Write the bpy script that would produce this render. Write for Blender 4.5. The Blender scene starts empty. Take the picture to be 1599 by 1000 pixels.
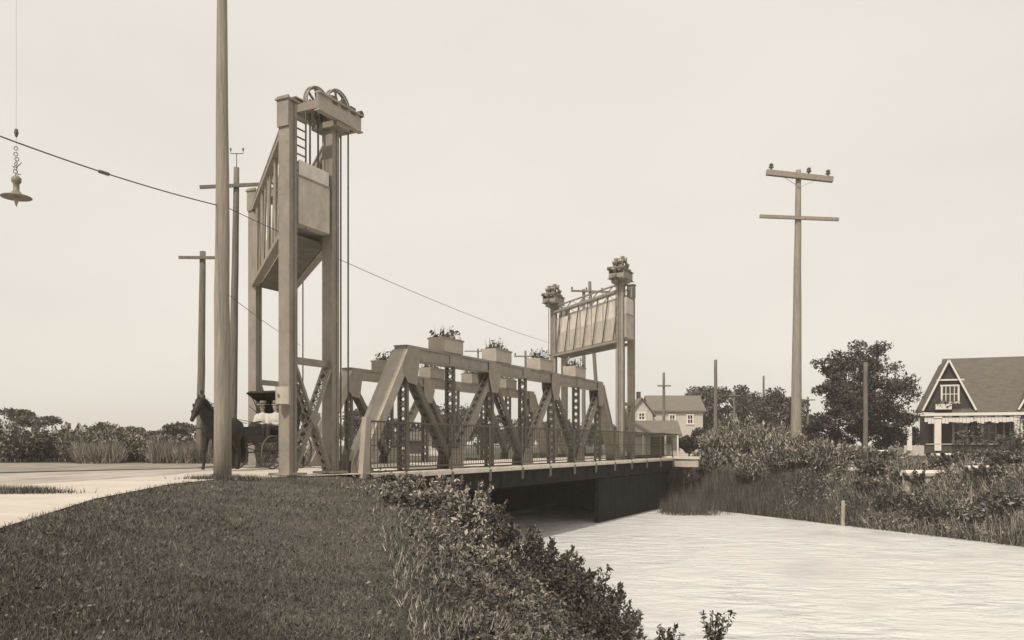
import bpy, math, random
import numpy as np
from mathutils import Vector, Matrix
random.seed(7)
rng = np.random.default_rng(11)
SC = bpy.context.scene
COL = SC.collection

# ------------------------------------------------------------------ camera
F = 1300.0            # focal length in photo pixels
HOR = 694.0           # horizon row
EYE = 0.75            # eye above the road level
cam_d = bpy.data.cameras.new('camera')
cam = bpy.data.objects.new('camera', cam_d); COL.objects.link(cam)
cam.location = (0, 0, EYE)
cam.rotation_euler = (math.radians(90), 0, 0)
cam_d.sensor_width = 36.0
cam_d.lens = F / 1599 * 36.0
cam_d.shift_y = (HOR - 500) / 1599
cam_d.clip_end = 3000
SC.camera = cam

# ------------------------------------------------------------------ light
SUN_EL, SUN_AZ = math.radians(48), math.radians(207)    # azimuth clockwise from +Y (behind left of the camera)
world = bpy.data.worlds.new('World'); SC.world = world; world.use_nodes = True
nt = world.node_tree; nt.nodes.clear()
sky = nt.nodes.new('ShaderNodeTexSky'); sky.sky_type = 'NISHITA'; sky.sun_disc = False
sky.sun_elevation = SUN_EL; sky.sun_rotation = SUN_AZ; sky.air_density = 1.0; sky.dust_density = 4.0
bw = nt.nodes.new('ShaderNodeRGBToBW')
mx = nt.nodes.new('ShaderNodeMix'); mx.data_type = 'FLOAT'; mx.inputs[0].default_value = 0.86
mx.inputs[3].default_value = 7.05
tint = nt.nodes.new('ShaderNodeMix'); tint.data_type = 'RGBA'; tint.blend_type = 'MULTIPLY'; tint.inputs[0].default_value = 1
tint.inputs[7].default_value = (1.0, 0.94, 0.855, 1)
# faint mottling, like a thin veil of high cloud
tcn = nt.nodes.new('ShaderNodeTexCoord'); mpn = nt.nodes.new('ShaderNodeMapping'); mpn.inputs['Scale'].default_value = (1, 1, 2.4)
nzn = nt.nodes.new('ShaderNodeTexNoise'); nzn.inputs['Scale'].default_value = 2.2; nzn.inputs['Detail'].default_value = 7
mr = nt.nodes.new('ShaderNodeMapRange'); mr.inputs[1].default_value = .3; mr.inputs[2].default_value = .7
mr.inputs[3].default_value = .95; mr.inputs[4].default_value = 1.05
mu = nt.nodes.new('ShaderNodeMath'); mu.operation = 'MULTIPLY'
bg = nt.nodes.new('ShaderNodeBackground'); bg.inputs['Strength'].default_value = 0.1
wo = nt.nodes.new('ShaderNodeOutputWorld')
L = nt.links.new
L(sky.outputs[0], bw.inputs[0]); L(bw.outputs[0], mx.inputs[2])
L(tcn.outputs['Generated'], mpn.inputs[0]); L(mpn.outputs[0], nzn.inputs[0]); L(nzn.outputs[0], mr.inputs[0])
L(mx.outputs[0], mu.inputs[0]); L(mr.outputs[0], mu.inputs[1]); L(mu.outputs[0], tint.inputs[6])
L(tint.outputs[2], bg.inputs[0]); L(bg.outputs[0], wo.inputs[0])
sd = bpy.data.lights.new('sun', 'SUN'); sd.energy = 2.4; sd.angle = math.radians(2.0); sd.color = (1.0, .92, .80)
sun = bpy.data.objects.new('sun', sd); COL.objects.link(sun)
sdir = Vector((math.sin(SUN_AZ) * math.cos(SUN_EL), math.cos(SUN_AZ) * math.cos(SUN_EL), math.sin(SUN_EL)))
sun.rotation_euler = sdir.to_track_quat('Z', 'Y').to_euler()
SC.view_settings.view_transform = 'Standard'; SC.view_settings.look = 'None'
SC.view_settings.gamma = 1; SC.view_settings.exposure = 0.40
SC.cycles.max_bounces = 6; SC.cycles.transparent_max_bounces = 8

# ------------------------------------------------------------------ materials
def S(v, w=1.0):
    """sepia pigment of brightness v"""
    return (v, v * (1 - .12 * w), v * (1 - .27 * w), 1)

def mat(name, v, rough=.8, var=.25, scale=3.0, bump=0.0, island=0.0, spec=.3, w=1.0, stretch=(1, 1, 1), v2=None, metallic=0, bscale=None, thr=.5):
    m = bpy.data.materials.new(name); m.use_nodes = True
    t = m.node_tree; b = t.nodes['Principled BSDF']
    b.inputs['Roughness'].default_value = rough
    b.inputs['Specular IOR Level'].default_value = spec
    b.inputs['Metallic'].default_value = metallic
    tc = t.nodes.new('ShaderNodeTexCoord'); mp = t.nodes.new('ShaderNodeMapping'); mp.inputs['Scale'].default_value = stretch
    t.links.new(tc.outputs['Object'], mp.inputs[0])
    n = t.nodes.new('ShaderNodeTexNoise'); n.inputs['Scale'].default_value = scale; n.inputs['Detail'].default_value = 8
    n.inputs['Roughness'].default_value = .65
    t.links.new(mp.outputs[0], n.inputs[0])
    cr = t.nodes.new('ShaderNodeValToRGB')
    lo, hi = v * (1 - var), v * (1 + var)
    if v2 is not None: lo, hi = v, v2
    cr.color_ramp.elements[0].position = thr - .18; cr.color_ramp.elements[0].color = S(lo, w)
    cr.color_ramp.elements[1].position = thr + .18; cr.color_ramp.elements[1].color = S(hi, w)
    t.links.new(n.outputs[0], cr.inputs[0])
    out = cr.outputs[0]
    if island:
        g = t.nodes.new('ShaderNodeNewGeometry')
        r = t.nodes.new('ShaderNodeMapRange'); r.inputs[3].default_value = 1 - island; r.inputs[4].default_value = 1 + island * 1.5
        pw = t.nodes.new('ShaderNodeMath'); pw.operation = 'POWER'; pw.inputs[1].default_value = 1.6
        t.links.new(g.outputs['Random Per Island'], pw.inputs[0]); t.links.new(pw.outputs[0], r.inputs[0])
        q = t.nodes.new('ShaderNodeMix'); q.data_type = 'RGBA'; q.blend_type = 'MULTIPLY'; q.inputs[0].default_value = 1
        t.links.new(out, q.inputs[6]); t.links.new(r.outputs[0], q.inputs[7]); out = q.outputs[2]
    t.links.new(out, b.inputs['Base Color'])
    if bump:
        n2 = t.nodes.new('ShaderNodeTexNoise'); n2.inputs['Scale'].default_value = bscale or scale * 4; n2.inputs['Detail'].default_value = 6
        t.links.new(mp.outputs[0], n2.inputs[0])
        bp = t.nodes.new('ShaderNodeBump'); bp.inputs['Strength'].default_value = bump; bp.inputs['Distance'].default_value = .02
        t.links.new(n2.outputs[0], bp.inputs['Height']); t.links.new(bp.outputs[0], b.inputs['Normal'])
    return m

M = {}
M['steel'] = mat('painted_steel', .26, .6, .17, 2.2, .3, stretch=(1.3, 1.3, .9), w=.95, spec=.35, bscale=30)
M['steel_dark'] = mat('dark_steel', .13, .7, .3, 2.0, .3, w=1.1, bscale=30)  # darker steel tone for diagonals, posts and fittings
M['steel_pale'] = mat('pale_steel', .37, .6, .15, 2.2, .3, stretch=(1.3, 1.3, .9), w=.9, bscale=30)
M['cable'] = mat('wire_rope', .10, .6, .2, 20, w=1.2)
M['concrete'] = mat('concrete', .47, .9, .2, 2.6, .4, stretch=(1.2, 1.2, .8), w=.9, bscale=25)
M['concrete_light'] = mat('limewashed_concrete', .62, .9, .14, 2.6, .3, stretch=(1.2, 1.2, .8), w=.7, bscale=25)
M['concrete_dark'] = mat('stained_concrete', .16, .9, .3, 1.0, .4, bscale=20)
M['timber'] = mat('weathered_timber', .40, .85, .22, 3, .5, w=.9, stretch=(4, 4, .5))
M['timber_dark'] = mat('shade_black_timber', .018, .95, .4, 3, .5, spec=.1)  # near black; the shade under the bridge is put into this timber colour
M['plank'] = mat('bleached_deck_planks', .60, .85, .15, 2.5, .4, w=.8)
M['pole'] = mat('pole_wood', .27, .85, .28, 5, .8, stretch=(5, 5, .25), w=1.0)
M['pole_far'] = mat('old_pole_wood', .16, .85, .28, 5, .6, stretch=(5, 5, .25), w=1.0)
M['path'] = mat('pale_gravel_path', .52, .95, .13, .9, .25, w=.8, bscale=30)
M['road'] = mat('dusty_dirt_road', .26, .95, .28, .9, .6, w=.8, bscale=12, v2=.50, stretch=(1.6, .35, 1))
M['ground'] = mat('earth_and_turf', .075, .95, .4, .9, .7, bscale=14)
M['grass'] = mat('lawn_grass', .058, .8, .3, .8, island=.8, w=.92, v2=.155)
M['weed'] = mat('weed_leaves', .028, .7, .3, 1.1, island=.9, w=.95, v2=.20)
M['garden'] = mat('garden_leaves', .05, .7, .3, 1.0, island=.9, w=.92, v2=.24)
M['weed_light'] = mat('pale_weed_leaves', .15, .75, .3, 1.3, island=.85, w=.85, v2=.34)
M['willow'] = mat('willow_leaves', .13, .7, .3, 1.4, island=.9, w=.9, v2=.36)
M['reed'] = mat('reed_leaves', .06, .8, .3, .8, island=.8, w=.95, v2=.13)
M['leaf_dark'] = mat('dark_tree_leaves', .035, .75, .3, .8, island=.8, w=1, v2=.075)
M['leaf_tree'] = mat('spreading_tree_leaves', .04, .7, .3, .9, island=.85, w=1, v2=.095)
M['leaf_mid'] = mat('tree_leaves', .055, .75, .3, .6, island=.8, w=1, v2=.11)
M['leaf_far'] = mat('distant_leaves', .075, .8, .3, .4, island=.7, w=1, v2=.13)
M['scrub'] = mat('scrub_leaves', .11, .8, .3, .45, island=.7, w=1, v2=.22)
M['pale_scrub'] = mat('pale_scrub_leaves', .14, .8, .3, .6, island=.7, w=.95, v2=.27)
M['bark'] = mat('bark', .055, .9, .3, 6, .6)
M['flower'] = mat('flower_heads', .55, .8, .15, 6, w=.5)
M['horse'] = mat('dark_bay_coat', .012, .6, .35, 4, .1, w=1.2, v2=.032)
M['hair'] = mat('black_hair', .015, .6, .3, 20)
M['leather'] = mat('black_leather', .010, .75, .3, 8, spec=.5)
M['buggy'] = mat('black_lacquer', .016, .4, .3, 6, spec=.5)
M['wheel'] = mat('wheel_paint', .10, .6, .2, 6)
M['skin'] = mat('skin', .40, .6, .05, 8, w=1.2)
M['white_cloth'] = mat('white_cotton', .58, .9, .06, 10, w=.5)
M['dark_cloth'] = mat('dark_wool', .035, .9, .2, 10)
M['grey_cloth'] = mat('grey_cloth', .16, .9, .2, 10)
M['straw'] = mat('straw_hat', .62, .9, .08, 20, w=.8)
M['shingle'] = mat('roof_shingles', .12, .9, .35, 2.2, .8, stretch=(1, 1, 7), bscale=8)
M['shingle_far'] = mat('faded_shingles', .17, .9, .15, 1.5, .6, stretch=(1, 1, 6), bscale=8)
M['wall_dark'] = mat('dark_shingle_wall', .05, .9, .2, 2, .4)
M['wall_pale'] = mat('pale_clapboard', .50, .85, .08, 2, .4, stretch=(.3, .3, 6), w=.7)
M['trim'] = mat('white_trim', .72, .7, .05, 3, w=.5)
M['glass'] = mat('window_glass', .03, .15, .1, 3, spec=.6)
M['brick'] = mat('dark_brick', .07, .9, .25, 5, .4)
M['porcelain'] = mat('insulator_glass', .10, .3, .1, 9, spec=.6)
M['lamp_metal'] = mat('lamp_enamel', .20, .5, .2, 9, spec=.4)
M['lamp_glass'] = mat('lamp_globe', .35, .3, .1, 9, spec=.5)

# water: turbid pale canal water with ripples
def water_mat():
    m = bpy.data.materials.new('canal_water'); m.use_nodes = True
    t = m.node_tree; b = t.nodes['Principled BSDF']
    b.inputs['Roughness'].default_value = .27
    b.inputs['IOR'].default_value = 1.33
    b.inputs['Specular IOR Level'].default_value = .32
    tc = t.nodes.new('ShaderNodeTexCoord')
    mp = t.nodes.new('ShaderNodeMapping'); mp.inputs['Scale'].default_value = (.6, 1.0, 1); mp.inputs['Rotation'].default_value = (0, 0, .35)
    t.links.new(tc.outputs['Object'], mp.inputs[0])
    n = t.nodes.new('ShaderNodeTexNoise'); n.inputs['Scale'].default_value = 1.7; n.inputs['Detail'].default_value = 8; n.inputs['Roughness'].default_value = .6
    n.inputs['Distortion'].default_value = .4
    t.links.new(mp.outputs[0], n.inputs[0])
    n3 = t.nodes.new('ShaderNodeTexNoise'); n3.inputs['Scale'].default_value = .22; n3.inputs['Detail'].default_value = 4; n3.inputs['Distortion'].default_value = .6
    t.links.new(tc.outputs['Object'], n3.inputs[0])
    cr = t.nodes.new('ShaderNodeValToRGB')
    cr.color_ramp.elements[0].position = .35; cr.color_ramp.elements[0].color = S(.56, .15)
    cr.color_ramp.elements[1].position = .6; cr.color_ramp.elements[1].color = S(.78, .1)
    t.links.new(n3.outputs[0], cr.inputs[0]); t.links.new(cr.outputs[0], b.inputs['Base Color'])
    ms = t.nodes.new('ShaderNodeMapRange'); ms.inputs[1].default_value = .42; ms.inputs[2].default_value = .62
    ms.inputs[3].default_value = .25; ms.inputs[4].default_value = 1.0
    t.links.new(n3.outputs[0], ms.inputs[0])
    bp = t.nodes.new('ShaderNodeBump'); bp.inputs['Distance'].default_value = .65
    t.links.new(ms.outputs[0], bp.inputs['Strength'])
    t.links.new(n.outputs[0], bp.inputs['Height']); t.links.new(bp.outputs[0], b.inputs['Normal'])
    return m
M['water'] = water_mat()

# ------------------------------------------------------------------ mesh helpers
def tag(o, label=None, cat=None, group=None, kind=None):
    if label: o['label'] = label
    if cat: o['category'] = cat
    if group: o['group'] = group
    if kind: o['kind'] = kind
    return o

def empty(name, loc, rz=0, label=None, cat=None, group=None):
    o = bpy.data.objects.new(name, None); COL.objects.link(o)
    o.location = loc; o.rotation_euler = (0, 0, rz); o.empty_display_size = .2
    return tag(o, label, cat, group)

def copy_tree(o, parent=None):
    c = o.copy(); COL.objects.link(c); c.parent = parent
    for ch in list(o.children): copy_tree(ch, c)
    return c

def V(*a): return Vector(a)

class MB:
    def __init__(s): s.v = []; s.f = []; s.smooth = False
    def add(s, vs, fs):
        k = len(s.v); s.v += [tuple(x) for x in vs]; s.f += [tuple(i + k for i in f) for f in fs]; return s
    def box(s, c, sz, ax=None):
        c = Vector(c); hx, hy, hz = sz[0] / 2, sz[1] / 2, sz[2] / 2
        X, Y, Z = ax if ax else (V(1, 0, 0), V(0, 1, 0), V(0, 0, 1))
        vs = [c + X * (i * hx) + Y * (j * hy) + Z * (k * hz) for k in (-1, 1) for j in (-1, 1) for i in (-1, 1)]
        return s.add(vs, [(0, 2, 3, 1), (4, 5, 7, 6), (0, 1, 5, 4), (2, 6, 7, 3), (0, 4, 6, 2), (1, 3, 7, 5)])
    def beam(s, p0, p1, w, h, side=None):
        """w along `side` (projected), h along the remaining axis"""
        p0 = Vector(p0); p1 = Vector(p1); d = (p1 - p0); ln = d.length; d.normalize()
        if side is None: side = d.cross(V(0, 0, 1)) if abs(d.z) < .95 else V(1, 0, 0)
        side = Vector(side); side = (side - d * side.dot(d)).normalized(); up = d.cross(side)
        return s.box((p0 + p1) / 2, (ln, w, h), (d, side, up))
    def tube(s, pts, rs, n=8, cap=True):
        pts = [Vector(p) for p in pts]
        if not isinstance(rs, (list, tuple)): rs = [rs] * len(pts)
        k = len(s.v); prev = None
        for i, p in enumerate(pts):
            d = (pts[min(i + 1, len(pts) - 1)] - pts[max(i - 1, 0)]).normalized()
            if prev is None:
                a = d.cross(V(0, 0, 1)) if abs(d.z) < .9 else d.cross(V(1, 0, 0))
            else: a = prev - d * prev.dot(d)
            a.normalize(); prev = a; b = d.cross(a)
            for j in range(n):
                t = 2 * math.pi * j / n
                s.v.append(tuple(p + (a * math.cos(t) + b * math.sin(t)) * rs[i]))
        for i in range(len(pts) - 1):
            for j in range(n):
                j2 = (j + 1) % n
                s.f.append((k + i * n + j, k + i * n + j2, k + (i + 1) * n + j2, k + (i + 1) * n + j))
        if cap:
            s.f.append(tuple(k + j for j in range(n))[::-1]); e = k + (len(pts) - 1) * n
            s.f.append(tuple(e + j for j in range(n)))
        return s
    def ring(s, c, R, r, X, Y, n=28, m=6):
        """torus about centre c in the plane X,Y"""
        c = Vector(c); X = Vector(X).normalized(); Y = Vector(Y).normalized(); Z = X.cross(Y); k = len(s.v)
        for i in range(n):
            t = 2 * math.pi * i / n; d = X * math.cos(t) + Y * math.sin(t)
            for j in range(m):
                q = 2 * math.pi * j / m
                s.v.append(tuple(c + d * (R + r * math.cos(q)) + Z * (r * math.sin(q))))
        for i in range(n):
            for j in range(m):
                i2 = (i + 1) % n; j2 = (j + 1) % m
                s.f.append((k + i * m + j, k + i2 * m + j, k + i2 * m + j2, k + i * m + j2))
        return s
    def ball(s, c, r, n=10, m=7):
        c = Vector(c); r = r if isinstance(r, (list, tuple)) else (r, r, r); k = len(s.v)
        for i in range(m + 1):
            p = math.pi * i / m
            for j in range(n):
                t = 2 * math.pi * j / n
                s.v.append((c.x + r[0] * math.sin(p) * math.cos(t), c.y + r[1] * math.sin(p) * math.sin(t), c.z + r[2] * math.cos(p)))
        for i in range(m):
            for j in range(n):
                j2 = (j + 1) % n
                s.f.append((k + i * n + j, k + (i + 1) * n + j, k + (i + 1) * n + j2, k + i * n + j2))
        return s
    def lathe(s, c, prof, n=16):
        c = Vector(c); k = len(s.v)
        for r, z in prof:
            for j in range(n):
                t = 2 * math.pi * j / n; s.v.append((c.x + r * math.cos(t), c.y + r * math.sin(t), c.z + z))
        for i in range(len(prof) - 1):
            for j in range(n):
                j2 = (j + 1) % n
                s.f.append((k + i * n + j, k + i * n + j2, k + (i + 1) * n + j2, k + (i + 1) * n + j))
        return s
    def prism(s, pts, d):
        """polygon extruded by vector d"""
        pts = [Vector(p) for p in pts]; d = Vector(d); n = len(pts)
        return s.add(pts + [p + d for p in pts], [tuple(range(n))[::-1], tuple(range(n, 2 * n))] + [(i, (i + 1) % n, n + (i + 1) % n, n + i) for i in range(n)])
    def build(s, name, m, parent=None, origin=None, smooth=False, world=True):
        """vertices are in world coordinates unless world=False; they are stored relative to the parent / origin"""
        me = bpy.data.meshes.new(name)
        off = Vector((0, 0, 0))
        if world:
            if parent is not None:
                off = Vector(parent.location)
                pp = parent.parent
                while pp is not None: off += Vector(pp.location); pp = pp.parent
            elif origin is not None: off = Vector(origin)
        me.from_pydata([(x - off.x, y - off.y, z - off.z) for x, y, z in s.v], [], s.f)
        me.materials.append(m); me.update()
        if smooth or s.smooth:
            for p in me.polygons: p.use_smooth = True
        o = bpy.data.objects.new(name, me); COL.objects.link(o)
        if parent is not None: o.parent = parent
        elif origin is not None: o.location = origin
        return o

def np_mesh(name, verts, k, m, parent=None, origin=None):
    """verts (N*k,3): N k-gons"""
    verts = np.asarray(verts, dtype=np.float32).reshape(-1, 3)
    off = np.array(parent.location if parent is not None else (origin or (0, 0, 0)), dtype=np.float32)
    verts = verts - off
    nv = len(verts); nf = nv // k
    me = bpy.data.meshes.new(name)
    me.vertices.add(nv); me.vertices.foreach_set('co', verts.ravel())
    me.loops.add(nv); me.loops.foreach_set('vertex_index', np.arange(nv, dtype=np.int32))
    me.polygons.add(nf); me.polygons.foreach_set('loop_start', np.arange(0, nv, k, dtype=np.int32))
    me.update(calc_edges=True); me.materials.append(m)
    o = bpy.data.objects.new(name, me); COL.objects.link(o)
    if parent is not None: o.parent = parent
    elif origin is not None: o.location = origin
    return o

def unit(a): return a / np.maximum(np.linalg.norm(a, axis=1, keepdims=True), 1e-6)

def leaf_quads(p, size, aspect=.5, axis=None, spread=1.0):
    """diamond leaves centred at p; axis = preferred long direction"""
    n = len(p); a = rng.normal(size=(n, 3)) * spread
    if axis is not None: a = a + np.asarray(axis)
    a = unit(a); b = unit(np.cross(a, rng.normal(size=(n, 3))))
    s = (np.asarray(size) * np.clip(np.exp(rng.normal(size=n) * .38) * .95, .4, 2.3))[:, None]
    return np.stack([p - a * s, p - b * s * aspect, p + a * s, p + b * s * aspect], 1).reshape(-1, 3)

def blade_tris(p, h, w, lean=.35, axis=(0, 0, 1)):
    n = len(p); d = unit(rng.normal(size=(n, 3)) * lean + np.asarray(axis))
    side = unit(np.cross(d, rng.normal(size=(n, 3)))); h = (np.asarray(h) * rng.uniform(.6, 1.3, n))[:, None]
    w = (np.asarray(w) * np.ones(n))[:, None]
    return np.stack([p - side * w, p + side * w, p + d * h], 1).reshape(-1, 3)

# ------------------------------------------------------------------ frames of reference
def at(px, Y, h=0.0):
    """point on depth Y seen at photo column px, at height h"""
    return V((px - 800) / F * Y, Y, h)
def hh(py, Y): return EYE + (HOR - py) * Y / F     # height seen at row py at depth Y

U = V(.447, .894, 0).normalized()                  # along the bridge, away from us
W_ = V(-.386, .922, 0).normalized()                # across it, parallel to the canal (skew bridge)
PR = V(U.y, -U.x, 0)                               # square to the truss planes, to the right
O = V(-170 / F * 23.6, 23.6, 0)
BW = 7.52
def B(a, b=0, h=0.0): return O + U * a + W_ * b + V(0, 0, h)
UZ = V(0, 0, 1)
AX = (U, -PR, UZ)

# ------------------------------------------------------------------ terrain
NQ = (.922, .386)
def q_top(y): return np.interp(y, [0, 6.6, 13, 20, 22, 200], [1.3, 2.1, 3.3, 4.25, 4.6, 4.6])
def q_toe(y): return np.interp(y, [0, 9, 12, 14, 15.5, 19, 26, 33, 45], [5.0, 5.4, 6.0, 6.8, 7.2, 8.5, 9.2, 8.8, 7.7])
def g_top(y): return np.interp(y, [0, 6.6, 13, 20, 22, 200], [-.95, -.80, -.36, -.10, 0, 0])
def x_path(y): return np.interp(y, [0, 7.3, 11.3, 15.5, 17.6, 18.6, 20.4, 22], [-3.4, -4.5, -5.66, -6.4, -6.3, -5.4, -4.2, -3.4])
def sm(t): t = np.clip(t, 0, 1); return t * t * (3 - 2 * t)
WATER = -2.65
def ground(x, y):
    x = np.asarray(x, float); y = np.asarray(y, float)
    q = x * NQ[0] + y * NQ[1]
    qt, qe, gt = q_top(y), q_toe(y), g_top(y)
    xt = (qt - NQ[1] * y) / NQ[0]; xp = x_path(y)
    lawn = gt * sm((x - xp) / np.maximum(xt - xp, .3)) ** .8
    und = .03 * np.sin(x * 1.7 + y * .6) * np.sin(y * 1.1) * sm((x - xp) / 1.5) * (y < 24)
    z = lawn + und * (q < qt)
    z = np.where(q > qt, gt + (-2.85 - gt) * sm((q - qt) / (qe - qt + .4)) , z)
    z = np.where(q > qe, np.minimum(z, -2.7 - .8 * sm((q - qe) / 3)), z)
    far = -3.5 + 3.45 * sm((q - 25.0) / 4.6)
    z = np.where(q > 16, far, z)
    return z
def axis_coords(lo, hi, fine_lo, fine_hi, step, growth=1.25):
    c = list(np.arange(fine_lo, fine_hi, step)); s = step; x = c[-1]
    while x < hi: s *= growth; x += s; c.append(x)
    s = step; x = fine_lo; pre = []
    while x > lo: s *= growth; x -= s; pre.append(x)
    return np.array(pre[::-1] + c)
gx = axis_coords(-420, 420, -14, 26, .3); gy = axis_coords(-50, 650, -2, 56, .3)
GX, GY = np.meshgrid(gx, gy); GZ = ground(GX, GY)
GZ = GZ * np.where((GY < 24) | (GZ > -.2), 1, 1)
nx, ny = len(gx), len(gy)
me = bpy.data.meshes.new('ground')
idx = np.arange(nx * ny).reshape(ny, nx)
fs = np.stack([idx[:-1, :-1], idx[:-1, 1:], idx[1:, 1:], idx[1:, :-1]], -1).reshape(-1, 4)
me.from_pydata(np.stack([GX, GY, GZ], -1).reshape(-1, 3).tolist(), [], fs.tolist())
for p in me.polygons: p.use_smooth = True
me.materials.append(M['ground']); g_o = bpy.data.objects.new('ground', me); COL.objects.link(g_o); tag(g_o, kind='structure')

# water
def Q(q, y): return ((q - NQ[1] * y) / NQ[0], y)
mb = MB(); p = [Q(3, -60), Q(29, -60), Q(29, 400), Q(3, 400)]
mb.add([(x, y, WATER) for x, y in p], [(0, 1, 2, 3)])
tag(mb.build('water', M['water']), kind='structure')

# dirt road (to the bridge and beyond it)
def strip(name, m, pts, z):
    mb = MB(); mb.add([(x, y, z) for x, y in pts], [tuple(range(len(pts)))]); o = mb.build(name, m); return tag(o, kind='structure')
pn = lambda a, b: (B(a, b).x, B(a, b).y)
strip('road', M['road'], [pn(-5.6, -.6), pn(-5.6, BW + 1.0), pn(-16, BW + 3.5), (-60, 12), (-60, -25), (-22, -25), (-12, 0), (-8.6, 8), (-8.6, 14), (-8.0, 19)][::-1], .006)
strip('path', M['path'], [(-3.35, -3), (-3.4, 0), (-4.5, 7.3), (-5.66, 11.3), (-6.35, 15.5), (-6.2, 17.6), (-5.35, 18.6), (-4.1, 20.2), pn(-1.9, -1.3), pn(-2.45, 0), pn(-2.45, BW), pn(-5.6, BW + .3), (-8.4, 22.3), (-8.2, 19), (-8.9, 15.2), (-8.4, 12.8), (-7.6, 8), (-6.6, 0), (-6.4, -3)], .012)
strip('road', M['road'], [pn(26.0, -1.0), pn(26, BW + 1), pn(90, BW + 1), pn(90, -1.0)][::-1], .006)
# low worn verge on the far side of the road
strip('verge', mat('dry_verge', .16, .95, .3, .8, .5, v2=.34), [pn(-14, BW + 4.0), pn(-7, BW + 2.2), (-10.5, 32), (-24, 33.5), (-60, 36), (-60, 21)], .010)

# ------------------------------------------------------------------ bridge span
def laced(mb, p0, p1, sep, depth, t=.035, step=.3, side=None, bar=.035):
    """two channels `sep` apart along side, laced on both faces"""
    p0 = Vector(p0); p1 = Vector(p1); d = (p1 - p0); ln = d.length; d.normalize()
    side = Vector(side); side = (side - d * side.dot(d)).normalized(); up = d.cross(side)
    for s_ in (-1, 1):
        o = side * (s_ * sep / 2)
        mb.beam(p0 + o, p1 + o, t, depth, side)
        for q in (-1, 1):
            oo = side * (s_ * (sep / 2 - .025)) + up * (q * depth / 2)
            mb.beam(p0 + oo, p1 + oo, .05, .018, side)
    n = max(2, int(ln / step))
    for q in (-1, 1):
        for i in range(n):
            a = p0 + d * (ln * i / n); b = p0 + d * (ln * (i + 1) / n); off = up * (q * (depth / 2 + .012))
            mb.beam(a - side * sep / 2 + off, b + side * sep / 2 + off, bar, .008, up.cross(b + side * sep - a))
            mb.beam(a + side * sep / 2 + off * 1.06, b - side * sep / 2 + off * 1.06, bar, .008, up.cross(b - side * sep - a))

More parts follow.
